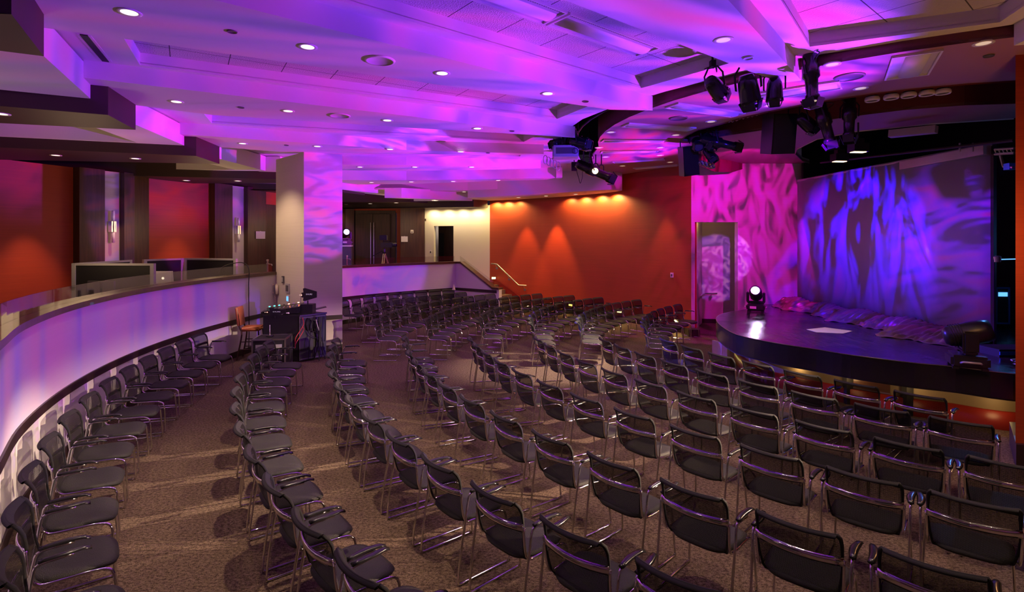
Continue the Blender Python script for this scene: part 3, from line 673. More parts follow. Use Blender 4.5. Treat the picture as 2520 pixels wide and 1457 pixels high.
# round speaker grilles and sensors
def disc(name, px, py, zr, r, m, lab, cat, h=.012, grp=None):
    x, y = U(px, py, zr); t = thing(name, (x, y, EYE+zr-.002), 0, lab, cat, grp)
    bm = NB(); lathe(bm, [(0, -h*.5), (r*.88, -h*.5), (r*.9, -h), (r, -h), (r, 0), (0, 0)], 28); finish('cover', bm, m, t, True)
    bm = NB(); lathe(bm, [(r*.9, -h*1.2), (r*1.0, -h*1.3), (r*1.05, 0)], 28); finish('rim', bm, 'plate' if m == 'grille' else m, t, True)
disc('ceiling_speaker', 935, 148, Z1, .16, 'grille', 'round flush speaker grille on the nearest long white beam', 'ceiling speaker')
disc('ceiling_speaker', 836, 284, Z1, .16, 'grille', 'round flush speaker grille on the second long beam', 'ceiling speaker')
disc('ceiling_speaker', 1670, 290, ZR, .15, 'sensor', 'dark round speaker grille between two troffers in ring ceiling', 'ceiling speaker')
disc('ceiling_speaker', 2090, 188, ZR, .17, 'sensor', 'large dark round speaker grille in ring ceiling beside the near troffer', 'ceiling speaker')
disc('ceiling_sensor', 1841, 141, Z1, .055, 'plate', 'small white round cover on the upper right wide beam', 'ceiling sensor')
disc('ceiling_sensor', 2433, 136, ZR, .05, 'sensor', 'small dark round sensor near the right red pier', 'ceiling sensor')
for px, py, z, lab in ((571, 77, Z1, 'dark round sprinkler cap on the nearest long beam, left end'), (1441, 249, Z1, 'dark round sprinkler cap on the nearest long beam, right end'),
                    (593, 264, Z1, 'dark round sprinkler cap on the second long beam, left end'), (1260, 322, Z1, 'dark round sprinkler cap on the second long beam, right end'),
                    (705, 357, Z1, 'dark sprinkler cap on the third long beam, left of the column'), (1201, 376, Z1, 'dark sprinkler cap on the third long beam, right half')):
    disc('sprinkler_cap', px, py, z, .045, 'sensor', lab, 'sprinkler', .006)
# pipe carrying the lamps in the gap between the beams and the ring
t = thing('lighting_pipe', (0, 0, 0), 0, 'curved black pipe in the ceiling gap carrying the spotlights', 'pipe')
q_ = [(*pol(a, 5.52+.018*max(0, 205-a)*.6), EYE+2.32) for a in range(250, 146, -6)]
bm = NB(); tube(bm, q_, .024, 8); finish('tube', bm, 'black', t, True)
for q in q_[1::4]: bm = NB(); tube(bm, [q, (q[0], q[1], EYE+3.9)], .012, 6); finish('hanger', bm, 'black', t)
# troffers
def troffer(cx, cy, zr, L, W, ang, lab, vent=True):
    t = thing('troffer_light', (cx, cy, EYE+zr), ang, lab, 'ceiling light', 'long ceiling troffers')
    bm = NB()
    for x0, x1, y0, y1 in ((-L/2-.02, L/2+.02, -W/2-.02, -W/2), (-L/2-.02, L/2+.02, W/2, W/2+.02), (-L/2-.02, -L/2, -W/2, W/2), (L/2, L/2+.02, -W/2, W/2)): box(bm, x0, x1, y0, y1, -.025, .0)
    finish('frame', bm, 'plate', t)
    bm = NB(); box(bm, -L/2, L/2, -W/2, W/2, -.006, -.001); finish('reflector', bm, 'grille', t)
    bm = NB(); n = 8; rows = []
    for i in range(n+1):
        a = PI*i/n; y = .02-math.cos(a)*W*.28; z = -.006-math.sin(a)*.035
        rows.append([bm.verts.new((-L/2+.03, y, z)), bm.verts.new((L/2-.03, y, z))])
    for a, b in zip(rows, rows[1:]): bm.faces.new((a[0], a[1], b[1], b[0]))
    bm.faces.new([r[0] for r in rows]); bm.faces.new([r[1] for r in rows]); finish('diffuser', bm, 'tube', t, True)
    if vent:
        bm = NB()
        for i in range(int(L/.03)): box(bm, -L/2+.02+i*.03, -L/2+.035+i*.03, -W/2+.01, -W/2+.035, -.010, -.004)
        finish('slots', bm, 'black', t)
c1 = Vector((1.10, 6.14)); dirc = Vector((.78, .626))
troffer(*c1, Z3-.001, 1.52, .34, math.atan2(.626, .78), 'long ribbed troffer in the nearest tiled coffer, end toward the stage')
c2 = c1-dirc*1.60; troffer(*c2, Z3-.001, 1.52, .34, math.atan2(.626, .78), 'long ribbed troffer in the nearest tiled coffer, cut by the top of the photo')
for (pa_, pb_, W, lab) in (((1655, 258), (1815, 281), .26, 'long troffer in the purple-lit ring ceiling, closest to the beams'), ((1541, 306), (1700, 317), .26, 'second long troffer in the ring ceiling going away'),
    ((1484, 345), (1636, 346.5), .26, 'third long troffer in the ring ceiling going away'), ((1481, 373), (1617, 371), .26, 'fourth long troffer in the ring ceiling going away'),
    ((1511, 398), (1633, 391), .24, 'fifth long troffer in the ring ceiling going away'), ((1563, 414), (1668, 406), .24, 'farthest long troffer in the ring ceiling')):
    a, b = Vector(U(*pa_, ZR)), Vector(U(*pb_, ZR)); m_ = (a+b)/2; troffer(m_.x, m_.y, ZR-.001, (b-a).length, W, math.atan2(b.y-a.y, b.x-a.x), lab, False)
a, b = Vector(U(2222, 190, ZR)), Vector(U(2250, 128, ZR)); m_ = Vector(U(2243, 160, ZR)); troffer(m_.x, m_.y, ZR-.001, .95, .42, math.atan2(b.y-a.y, b.x-a.x), 'short wide troffer in the ring ceiling by the right pier', False)
m_ = Vector(U(1962, 222, ZR)); troffer(m_.x, m_.y, ZR-.001, 1.0, .40, math.atan2(-.6, .8), 'wide troffer in ring ceiling behind the hanging spotlight', False)

# ---------------------------------------------------------------- stage
ZS = .85
SF = [(10.0, 6.2), (7.4, 6.55), U(2493, 919, ZS-EYE), U(2352, 902, ZS-EYE), U(2250, 892.5, ZS-EYE), U(2146, 880, ZS-EYE), U(2070, 869.5, ZS-EYE), U(2009, 859, ZS-EYE), U(1940, 849, ZS-EYE), U(1872, 837, ZS-EYE),
      U(1830, 828, ZS-EYE), U(1803, 819, ZS-EYE), U(1778, 804, ZS-EYE), U(1765, 791, ZS-EYE), U(1763, 781, ZS-EYE), U(1775, 773, ZS-EYE), U(1800, 767, ZS-EYE), U(1837, 761, ZS-EYE), (6.6, 14.2), (10.9, 14.2), (10.9, 6.2)]
crv = [(p.x, p.y) for p in curve_pts([(x, y, 0) for x, y in SF[1:18]], 3)]
deck = [SF[0]]+crv+SF[18:]
bm = NB(); prism(bm, deck, ZS-.02, ZS); struct('floor', bm, 'stage')
bm = NB()
for a, b in zip(crv, crv[1:]): bm.faces.new([bm.verts.new(c) for c in ((*a, ZS-.35), (*b, ZS-.35), (*b, ZS-.001), (*a, ZS-.001))])
bmesh.ops.remove_doubles(bm, verts=bm.verts, dist=1e-4); struct('trim_12', bm, 'blackgloss')
bm = NB(); prism(bm, deck, ZS-.36, ZS-.34); struct('trim_12', bm, 'black')
bm = NB(); tube(bm, [(x, y, ZS-.003) for x, y in crv], .006, 5); struct('trim_13', bm, 'steel')
# recessed base: olive panels over a red kick
inn = []
for (x, y) in crv:
    v = Vector((x, y))-Vector((8.6, 10.6)); L = v.length; v.normalize(); inn.append((x-v.x*.45, y-v.y*.45))
bm = NB()
for a, b in zip(inn, inn[1:]): bm.faces.new([bm.verts.new(c) for c in ((*a, .24), (*b, .24), (*b, ZS-.3), (*a, ZS-.3))])
bmesh.ops.remove_doubles(bm, verts=bm.verts, dist=1e-4); o = struct('wall_stage_base', bm, 'olive')
for p_ in o.data.polygons: p_.use_smooth = True
ki = [(x+(a-x)*.18, y+(b-y)*.18) for (x, y), (a, b) in zip(inn, crv)]
bm = NB()
for a, b, c, d in zip(ki, ki[1:], inn[1:], inn): 
    bm.faces.new([bm.verts.new(q) for q in ((*a, 0), (*b, 0), (*b, .24), (*a, .24))]); bm.faces.new([bm.verts.new(q) for q in ((*a, .24), (*b, .24), (*c, .24), (*d, .24))])
bmesh.ops.remove_doubles(bm, verts=bm.verts, dist=1e-4); o = struct('baseboard_stage', bm, 'redkick')
for p_ in o.data.polygons: p_.use_smooth = True
for px in (2075, 2230):
    j = min(range(len(inn)), key=lambda i: abs(inn[i][0]/inn[i][1]-K(px))); p = inn[j]
    bm = NB(); box(bm, p[0]-.07, p[0]+.03, p[1]-.12, p[1]-.02, 0, ZS-.3); struct('trim_14', bm, 'black')
j = min(range(len(inn)), key=lambda i: abs(inn[i][0]/inn[i][1]-K(2140))); a, b = Vector(inn[j-1]), Vector(inn[j+1])
t = thing('access_panel', (*inn[j], .25), 0, 'square bronze access panel in the stage base below the platform', 'panel')
dv_ = (b-a).normalized()
bm = NB(); vpanel(bm, -dv_*.24, dv_*.24, .0, .27, .02, 0 if Vector((-dv_.y, dv_.x)).dot(Vector((-1, -1))) > 0 else -.02); finish('cover', bm, 'cap', t)
bm = NB()
for z in (0, .25): vpanel(bm, -dv_*.25, dv_*.25, z, z+.02, .03, 0 if Vector((-dv_.y, dv_.x)).dot(Vector((-1, -1))) > 0 else -.03)
finish('frame', bm, 'steel', t)
# curved plinth by the stage left end
x_, y_ = U(1800, 885, -EYE+.0)
bm = NB(); vpanel(bm, (4.30, 11.35), (4.42, 10.85), 0, .42, .06); t = finish('plinth', bm, 'tan'); tag(t, 'low pale wedge plinth under the left edge of stage', 'plinth')
for i, (lx, ly) in enumerate(((6.45, 6.98), (5.75, 7.5), (5.2, 8.15), (4.8, 8.9), (4.55, 9.8))):
    lamp('under_stage_%d' % i, (lx, ly, .42), 3.0, (1, .62, .25), .1)  # added lamps standing in for bounced light under the stage lip

# screen
sa, sb = (7.42, 13.7), (7.74, 8.52)
t = thing('projection_screen', (7.58, 11.1, ZS+.08), 0, 'tall projection screen at back of stage lit blue and violet', 'screen')
bm = NB(); vv = Vector((sb[0]-sa[0], sb[1]-sa[1])); n_ = 24; cols = []
for i in range(n_+1):
    s = i/n_; x = sa[0]+vv.x*s+.012*math.sin(i*1.9)-7.58; y = sa[1]+vv.y*s-11.1; cols.append([bm.verts.new((x, y, 0)), bm.verts.new((x, y, 3.18))])
for a, b in zip(cols, cols[1:]): bm.faces.new((a[0], b[0], b[1], a[1]))
o = finish('cloth', bm, 'screen', t, True); s_ = o.modifiers.new('s', 'SOLIDIFY'); s_.thickness = .02
bm = NB(); tube(bm, [(7.74-7.58, -.0+8.5-11.1, 3.18), (7.42-7.58, 13.7-11.1, 3.18)], .03, 8); box(bm, .02, .15, -2.58, -.7, 3.02, 3.17); finish('top_rail', bm, 'grey', t)
bm = NB(); box(bm, .15, .20, -2.62, -2.56, -.08, 3.2); finish('side_post', bm, 'black', t)
bm = NB(); tube(bm, [(7.74-7.62, -2.6, .06), (7.42-7.62, 2.6, .06)], .035, 8); finish('base_rail', bm, 'black', t)
# crumpled cloth lying along the screen foot
bm = NB(); nu, nw = 420, 18; rows = []
for i in range(nu+1):
    s = i/nu; bx = sa[0]+vv.x*s-.05; by = sa[1]+vv.y*s+.1-.25*s; row = []
    wd = .55+.13*math.sin(s*17)+.09*math.sin(s*41+1)-.22*max(0, .12-s)*4+.10*s+.22*math.exp(-((s-.80)/.06)**2)
    for j in range(nw+1):
        r = j/nw; ph = s*260+3.0*math.sin(s*23)+r*(1.5*math.sin(s*19)); f = math.sin(ph)
        z = ZS+.02+.21*(1-r)**1.3*(.9+.15*math.sin(s*29))+.07*math.sin(PI*min(1, r*1.15))**2*(.6+.5*math.sin(s*47+r*4))
        z += .038*f*(1-r*.45)+.026*math.sin(s*95+r*19+2*math.sin(s*31))*r
        if r > .93: z = ZS+.012+.008*math.sin(s*140)
        row.append(bm.verts.new((bx-.06-wd*r-.035*math.cos(ph)*(1-r), by+.06*math.sin(s*33+r*3)*r, max(ZS+.006, z))))
    rows.append(row)
for a, b in zip(rows, rows[1:]):
    for j in range(nw): bm.faces.new((a[j], b[j], b[j+1], a[j+1]))
o = finish('stage_cloth', bm, 'curtain', smooth=True); s_ = o.modifiers.new('s', 'SOLIDIFY'); s_.thickness = .006
tag(o, 'gathered bronze satin cloth heaped along the foot of the screen', 'cloth')
# pale worn sheet on the stage floor
p_ = [U(1985, 811, ZS-EYE), U(2030, 806, ZS-EYE), U(2098, 815, ZS-EYE), U(2075, 821, ZS-EYE), U(2010, 818, ZS-EYE)]
bm = NB(); prism(bm, p_, ZS+.001, ZS+.004); tag(finish('paper_sheet', bm, 'paper'), 'pale flat sheet lying on the stage floor before the cloth', 'sheet')

# moving heads
def moving_head(loc, rz, tilt, lens, lab, s=1.0, name='moving_head_light'):
    t = thing(name, loc, rz, lab, 'moving light'); t.scale = (s, s, s)
    bm = NB(); box(bm, -.20, .20, -.19, .19, .02, .17, bev=.03)
    for sx in (-1, 1):
        for sy in (-1, 1): box(bm, sx*.15-.03, sx*.15+.03, sy*.14-.03, sy*.14+.03, 0, .03)
    b = finish('base', bm, 'blackpl', t)
    bm = NB(); box(bm, -.12, .02, -.20, -.19, .07, .13); finish('display', bm, 'plate' if lens != 'black' else 'sensor', b)
    for s_ in (-1, 1):
        bm = NB(); tube(bm, [(s_*.205, -.10, .085), (s_*.235, -.08, .10), (s_*.235, .08, .10), (s_*.205, .10, .085)], .013, 6); finish('handle', bm, 'grey', b, True)
    bm = NB(); box(bm, -.20, .20, -.07, .07, .18, .24, bev=.02); lathe(bm, [(.10, .16), (.10, .20)], 20)
    for s_ in (-1, 1): box(bm, s_*.18-.03, s_*.18+.03, -.08, .08, .20, .47, bev=.025)
    finish('yoke', bm, 'blackpl', t)
    mt = Matrix.Translation((0, 0, .42)) @ Matrix.Rotation(tilt, 4, 'X')
    bm = NB(); lathe(bm, [(0, -.24), (.09, -.235), (.125, -.19), (.135, -.05), (.145, .05), (.14, .17), (.125, .235), (.10, .24), (.095, .22)], 22, mt); h = finish('head', bm, 'blackpl', t, True)
    bm = NB()
    for k in range(5): lathe(bm, [(.139, -.16+k*.025), (.143, -.155+k*.025), (.139, -.150+k*.025)], 22, mt)
    finish('cooling_ring', bm, 'black', h, True)
    bm = NB(); lathe(bm, [(0, .235), (.06, .233), (.092, .222)], 20, mt); finish('lens', bm, lens, h, True)
    return t
p = at(1860, 766, 12.85)
moving_head((p.x, p.y, ZS), math.radians(-28), math.radians(66), 'vlens', 'black moving head light with glaring white lens at the left edge of the stage', 1.0)
p = at(2404, 903, 6.98)
moving_head((p.x, p.y+.15, ZS), math.radians(60), math.radians(75), 'sensor', 'dark moving head light near the right pier, head tipped left', 1.08)
# wall plates on the pink wall
for i, (px, py, w_, h_, m, lab) in enumerate(((1905, 733, .13, .12, 'grey', 'blank square metal plate on the pink-lit wall, left of three'), (1919, 735, .11, .09, 'black', 'dark connector plate with cable on the pink-lit wall, middle of three'), (1935, 737, .19, .12, 'grey', 'wide connector plate with round sockets on the pink-lit wall, right of three'))):
    y = 14.36+.0*i; p = at(px, py, y); t = thing('connector_plate', (p.x, y+.09, p.z), 0, lab, 'wall plate')
    bm = NB(); box(bm, -w_/2, w_/2, -.015, 0, -h_/2, h_/2, bev=.003); finish('plate', bm, m, t)
    bm = NB()
    for k in range(1 if i < 1 else 4 if i == 2 else 2):
        for r_ in range(2 if i == 2 else 1): lathe(bm, [(0, 0), (.013, 0), (.013, .01)], 8, Matrix.Translation((-w_/2+.03+k*.04, -.02, -.02+r_*.045)) @ Matrix.Rotation(PI/2, 4, 'X'))
    finish('socket', bm, 'whiteink' if i else 'plate', t)
# corridor handrail
p = at(1702, 724, 16.1)
t = thing('handrail', (0, 0, 0), 0, 'short steel handrail on the corridor wall inside the pink doorway', 'handrail')
q = [(5.85, 15.9, .93), (5.86, 15.95, .94), (6.02, 16.12, .94), (6.12, 16.25, .92), (6.12, 16.36, .92)]
q = [(x-.0, y-.0, EYE-(724-HY)*16.0/F) for x, y, z in ((5.45, 15.3, 0), (5.75, 15.95, 0), (5.95, 16.2, 0), (6.3, 16.22, 0))]
bm = NB(); tube(bm, curve_pts(q, 4), .02, 8); finish('rail', bm, 'steel', t, True)
bm = NB(); lathe(bm, [(0, 0), (.05, 0), (.05, .02), (0, .02)], 14, Matrix.Translation((6.12, 16.30, q[0][2]-.12)) @ Matrix.Rotation(PI/2, 4, 'X')); tube(bm, [(6.12, 16.36, q[0][2]-.12), (6.12, 16.24, q[0][2]-.1), (6.12, 16.21, q[0][2])], .01); finish('bracket', bm, 'steel', t)
# stair handrail on the red wall
t = thing('handrail', (0, 0, 0), 0, 'white metal handrail sloping down the stairs on the red wall', 'handrail')
def rp(px, py, off=.09):
    a = rwz(px); return Vector((a[0]-off*.75, a[1]-off*.66, EYE-(py-HY)*(a[1]-.05)/F))
q = [rp(1213, 649), rp(1227, 650), rp(1281, 702), rp(1300, 703)]
bm = NB(); tube(bm, q, .025, 8); finish('rail', bm, 'steel', t, True)
for px, py in ((1224, 650), (1254, 677), (1293, 703)):
    a = rp(px, py, .09); b = rp(px, py+7, .0); bm = NB(); tube(bm, [a, (a+b)/2-Vector((.01, .01, .03)), b-Vector((0, 0, .05))], .012, 6)
    lathe(bm, [(0, 0), (.045, 0), (.045, .02)], 12, Matrix.Translation(b+Vector((-.02, -.02, -.05))) @ Matrix.Rotation(PI/2, 4, 'X') @ Matrix.Rotation(0, 4, 'Y')); finish('bracket', bm, 'steel', t)
# yellow step lights
for i, (px, py, z, lab) in enumerate(((1217, 684, None, 'glowing yellow step light at the foot of the stair wall'), (1407, 752, .31, 'yellow step light on the red wall behind the far seats, leftmost of three low ones'), (1527, 768, .31, 'yellow step light low on the red wall, middle of three'), (1667, 785, .31, 'yellow step light low on the red wall nearest the doorway'))):
    a = rwz(px); zz = z or EYE-(py-HY)*a[1]/F
    if z: 
        pass
    t = thing('step_light', (a[0]-.03, a[1]-.03, zz), math.atan2(-.6, .8) if i else 0, lab, 'step light', 'yellow step lights')
    bm = NB(); box(bm, -.09, .09, -.03, .02, -.055, .055, bev=.005); finish('housing', bm, 'steel', t)
    bm = NB(); box(bm, -.07, .07, -.036, -.031, -.035, .03); finish('lens', bm, 'step', t)
    spot('step_%d' % i, (a[0]-.13, a[1]-.12, zz-.02), (a[0]-.7, a[1]-.6, 0 if z else zz-.8), 26, (1, .78, .2), 150, .8)
# small switch on the red wall
a = rwz(1655); t = thing('wall_switch', (a[0]-.02, a[1]-.02, EYE-(677-HY)*a[1]/F), -.9, 'small white switch plate on the red wall beside the pink light', 'switch')
bm = NB(); box(bm, -.05, .05, -.01, .01, -.07, .07, bev=.003); finish('plate', bm, 'plate', t); bm = NB(); box(bm, -.02, .02, -.02, -.01, -.03, .03); finish('toggle', bm, 'sensor', t)

# ---------------------------------------------------------------- theatre lamps hung from the ceiling
def profile_lamp(loc, d, lab, s=1.0, lens='lensoff', roll=0, top=.35, name='stage_spotlight', long_=True):
    t = thing(name, loc, 0, lab, 'stage light', 'stage spotlights hung from the ceiling')
    m_ = ori((0, 0, 0), d, roll) @ Matrix.Scale(s, 4)
    if long_: prof = [(0, .34), (.07, .335), (.085, .28), (.085, .14), (.10, .12), (.10, -.02), (.075, -.05), (.07, -.24), (.085, -.26), (.085, -.33), (.06, -.33)]
    else: prof = [(0, .16), (.07, .155), (.10, .09), (.11, -.02), (.115, -.12), (.12, -.17), (.10, -.17)]
    bm = NB(); lathe(bm, prof, 18, m_); b = finish('body', bm, 'blackgloss', t, True)
    zf = prof[-1][1]
    bm = NB(); lathe(bm, [(0, zf+.012), (prof[-1][0]*.98, zf+.004)], 16, m_); finish('lens', bm, lens, b, True)
    bm = NB()
    for k in range(4):   # colour-frame clips / barn doors
        mk = m_ @ Matrix.Rotation(k*PI/2, 4, 'Z') @ Matrix.Translation((0, .095, zf-.02)) @ Matrix.Rotation(-.35, 4, 'X')
        box(bm, -.07, .07, -.004, .004, -.06, .05, mk)
    finish('barn_door', bm, 'black', b)
    bm = NB(); h = prof[4][0] if long_ else .12
    q = [(-h-.01, 0, 0), (-h-.02, 0, .0), (-h-.02, .10, .14), (-h*.6, .14, .22), (h*.6, .14, .22), (h+.02, .10, .14), (h+.02, 0, 0), (h+.01, 0, 0)]
    mz_ = Matrix.Rotation(math.atan2(d[1], d[0])-PI/2, 4, 'Z')
    q = [mz_ @ Vector((x*s, -y*.4*s, z*s*1.15)) for x, y, z in q]; tube(bm, q, .012*s, 6); finish('yoke', bm, 'black', t)
    tp = mz_ @ Vector((0, -.055*s, .25*s)); bm = NB(); tube(bm, [tp, tp+Vector((0, 0, .05)), (tp.x, tp.y, top)], .014, 6); box(bm, tp.x-.03, tp.x+.03, tp.y-.04, tp.y+.04, tp.z, tp.z+.09); finish('clamp', bm, 'black', t)
    bm = NB(); tube(bm, curve_pts([m_ @ Vector((0, .05, .3)), m_ @ Vector((.08, .16, .22)), tp+Vector((.06, .02, -.05)), tp+Vector((.02, 0, .1))], 4), .007, 5); finish('cable', bm, 'black', t)
    return t
PL = [((1760, 214), 6.75, (.75, .5, -.55), 'short round spotlight with wire yoke, first of the four hanging behind the beam', .95, False, 'grey'),
      ((1842, 218), 6.55, (.35, .35, -1), 'black barrel spotlight angled right, second of the four behind the beam', 1.1, False, 'sensor'),
      ((1906, 220), 6.5, (.05, .1, -1), 'black spotlight half hidden by the white beam corner', .85, False, 'sensor'),
      ((1996, 186), 6.3, (0.03, -.05, -1), 'black spotlight hanging straight down beside the white beam end', .95, True, 'lensoff'),
      ((1982, 300), 8.6, (.75, -.1, -.75), 'black spotlight slanting right beside the hanging loudspeaker', 1.0, False, 'sensor'),
      ((2030, 302), 8.2, (.22, -.1, -1), 'long black spotlight pointing down, middle of three over the stage front', 1.05, True, 'sensor'),
      ((2090, 288), 8.0, (-.08, -.1, -1), 'long black spotlight pointing straight down, right of three over the stage front', 1.0, True, 'sensor'),
      ((1716, 352), 10.9, (-.2, -1, -.6), 'blue-lit spotlight at the left of the clustered lamps on the ring', 1.05, False, 'sensor'),
      ((1742, 345), 10.7, (.3, -.8, -.8), 'blue-lit spotlight in the middle of the clustered lamps on the ring', 1.1, False, 'sensor'),
      ((1770, 352), 10.5, (1, -.5, -.35), 'spotlight with a shiny square colour frame on the ring cluster', 1.1, True, 'sensor'),
      ((1745, 378), 10.9, (.5, -.4, -.9), 'low blue-lit spotlight under the ring cluster', .9, False, 'sensor'),
      ((1423, 352), 11.0, (1, -.3, -.25), 'blue-lit spotlight pointing right above the white projector', 1.2, False, 'sensor'),
      ((1400, 350), 11.3, (-.9, .3, -.2), 'blue-lit spotlight tucked behind the white projector', 1.0, False, 'sensor'),
      ((1372, 352), 11.4, (-.5, -.5, -.3), 'purple-lit round spotlight at the left end of the projector cluster', .95, False, 'sensor')]
for (px, py), y, d, lab, s, lg, ln in PL:
    p = at(px, py, y); profile_lamp(p, d, lab, s, ln, 0, max(.3, EYE+(2.58 if y > 7.5 and y < 10.95 else 2.34)-p.z), long_=lg)
p = at(1462, 421, 12.4)
t = profile_lamp(p, (1, -.15, -.48), 'long dark spotlight with a bright lamp window hanging before the red wall', 1.35, 'sensor', 0, EYE+2.34-p.z)
bm = NB(); lathe(bm, [(0, 0), (.05, 0), (.07, .02)], 14, Matrix.Translation((0.0, -.15, -.02)) @ Matrix.Rotation(PI/2, 4, 'X')); finish('lamp_window', bm, 'warmlens', t)
# projector box of the left cluster
p = at(1391, 377, 11.2); t = thing('projector', p, math.radians(-4), 'flat blue and white box projector hanging under the beam end', 'projector')
bm = NB(); box(bm, -.27, .27, -.25, .25, -.11, .13, bev=.02); finish('case', bm, 'grey', t)
bm = NB(); box(bm, -.20, .20, -.262, -.25, -.05, .08); finish('front_grille', bm, 'sensor', t)
bm = NB(); tube(bm, [(0, 0, .13), (0, 0, .55)], .03, 8); box(bm, -.12, .12, -.10, .10, .13, .16); finish('bracket', bm, 'black', t)
bm = NB(); lathe(bm, [(0, 0), (.05, 0), (.06, .03)], 14, Matrix.Translation((.2, -.25, 0)) @ Matrix.Rotation(PI/2, 4, 'X')); finish('lens', bm, 'sensor', t)
# shiny clips of the projector cluster
p = at(1360, 393, 11.6)
t = thing('cable_coil', p, 0, 'pink-lit coil of cable loops hanging at the beam end', 'cable')
bm = NB()
for k in range(5): tube(bm, [(-.16+k*.07+.02*math.cos(a), .02*k, .09*math.sin(a)-.04*k) if 0 else (-.16+k*.07+.045*math.cos(a), .03*math.sin(a), .10*math.sin(a)-.035*k) for a in [2*PI*i/12 for i in range(13)]], .008, 5)
finish('loop', bm, 'plate', t); bm = NB(); tube(bm, [(0, 0, .1), (0, 0, .5)], .006, 5); finish('hanger', bm, 'black', t)
# row of four empty yokes
for k, px in enumerate((1436, 1451, 1466, 1480)):
    p = at(px, 405+k*3.4, 12.9); t = thing('lamp_yoke', p, 0, 'empty black u-shaped lamp yoke on the rail, %s from the left of four' % ORD[k], 'yoke', 'empty lamp yokes')
    bm = NB(); tube(bm, [(-.055, 0, -.14), (-.055, 0, .06), (-.03, 0, .09), (.03, 0, .09), (.055, 0, .06), (.055, 0, -.14)], .012, 6); finish('bow', bm, 'black', t)
    bm = NB(); tube(bm, [(0, 0, .09), (0, 0, .5)], .014, 6); finish('stem', bm, 'black', t)
# cluster rings (small pinspots)
for k in range(4):
    p = at(1723+k*9.5, 401+k*3, 11.2); t = thing('pin_spot', p, 0, 'small ring-faced pin spot under the lamp cluster, %s from the left' % ORD[k], 'stage light', 'row of pin spots')
    mt = Matrix.Rotation(PI/2, 4, 'X') @ Matrix.Rotation(.4, 4, 'Y'); bm = NB(); lathe(bm, [(.05, -.03), (.055, .05), (.047, .06), (.04, .04), (0, .03)], 16, mt); finish('body', bm, 'steel', t, True)
    bm = NB(); tube(bm, [(0, 0, .05), (0, 0, .5)], .008, 5); finish('stem', bm, 'black', t)
# mounting box with arm on white fascia
p = at(1413, 410, 13.0); t = thing('junction_box', p, 0, 'black square junction box with looping cable by the white beam ends', 'box')
bm = NB(); box(bm, -.07, .07, -.05, .05, -.11, .11, bev=.008); finish('case', bm, 'black', t)
bm = NB(); tube(bm, curve_pts([(.02, -.05, 0), (.1, -.1, -.3), (.14, -.1, -.42), (.19, -.1, -.25), (.2, -.05, 0)], 5), .008, 5); finish('cable', bm, 'black', t)
bm = NB(); tube(bm, [(0, 0, .1), (0, 0, .65)], .012, 6); finish('hanger', bm, 'black', t)
# loudspeakers
def speaker(loc, rot, w_, d_, h_, lab, m='blackpl'):
    t = thing('loudspeaker', loc, 0, lab, 'loudspeaker'); t.rotation_euler = rot
    bm = NB(); v = [(-w_/2, -d_/2), (w_/2, -d_/2), (w_*.36, d_/2), (-w_*.36, d_/2)]; prism(bm, v, -h_/2, h_/2); finish('cabinet', bm, m, t)
    bm = NB(); box(bm, -w_*.46, w_*.46, -d_/2-.012, -d_/2, -h_*.48, h_*.48, bev=.004); finish('grille', bm, 'black', t)
    bm = NB(); box(bm, w_*.40, w_*.46, -.06, .08, -.08, .08); finish('side_handle', bm, 'sensor', t)
    for s in (-1, 1): bm = NB(); tube(bm, [(s*w_*.42, 0, h_/2-.02), (s*w_*.42, 0, h_/2+.58)], .01, 6); finish('hanging_bracket', bm, 'black', t)
p = at(1912, 330, 9.0); speaker(p, (.18, -.06, .22), .46, .36, .66, 'large black loudspeaker hanging over the front of the stage')
p = at(1692, 396, 11.3); speaker(p, (.15, -.14, .2), .36, .30, .62, 'blue-lit loudspeaker hanging at the left end of the lamp cluster')
# domes under ring edge
for k, (px, py) in enumerate(((2145, 230), (2199, 223), (2251, 215), (2308, 206), (2363, 197))):
    x, y = U(px, py, ZR-.05); v_ = Vector((x, y))-C0; v_.normalize(); x, y = C0.x+v_.x*3.47, C0.y+v_.y*3.47; t = thing('dome_lamp', (x, y, EYE+ZR-.07), 0, 'pale round lamp rim peeping below the ring ceiling edge, %s from the left' % ORD[k], 'stage light', 'row of pale lamp rims')
    bm = NB(); lathe(bm, [(.085, .05), (.095, .03), (.095, 0), (.085, -.012), (.07, 0)], 18); finish('rim', bm, 'plate', t, True)
    bm = NB(); tube(bm, [(0, 0, .06), (0, 0, .57)], .02, 6); lathe(bm, [(0, .08), (.07, .07), (.07, .05)], 14); finish('body', bm, 'black', t)
for k, (px, py) in enumerate(((1806, 296), (1833, 288), (1855, 283), (1872, 277))):
    p = at(px, py+2, 9.2-.12*k); t = thing('colour_frame', p, .3, 'thin wavy metal colour frame on ring edge, %s from the left' % ORD[k], 'frame', 'metal colour frames on the ring edge')
    bm = NB(); tube(bm, curve_pts([(-.11, 0, -.03), (-.06, 0, .0), (-.03, 0, -.02), (.02, 0, .02), (.06, 0, .01), (.11, 0, .05)], 3), .008, 5); finish('wire', bm, 'steel', t)
    bm = NB(); tube(bm, [(0, 0, .0), (0, 0, .3)], .008, 5); finish('hanger', bm, 'black', t)
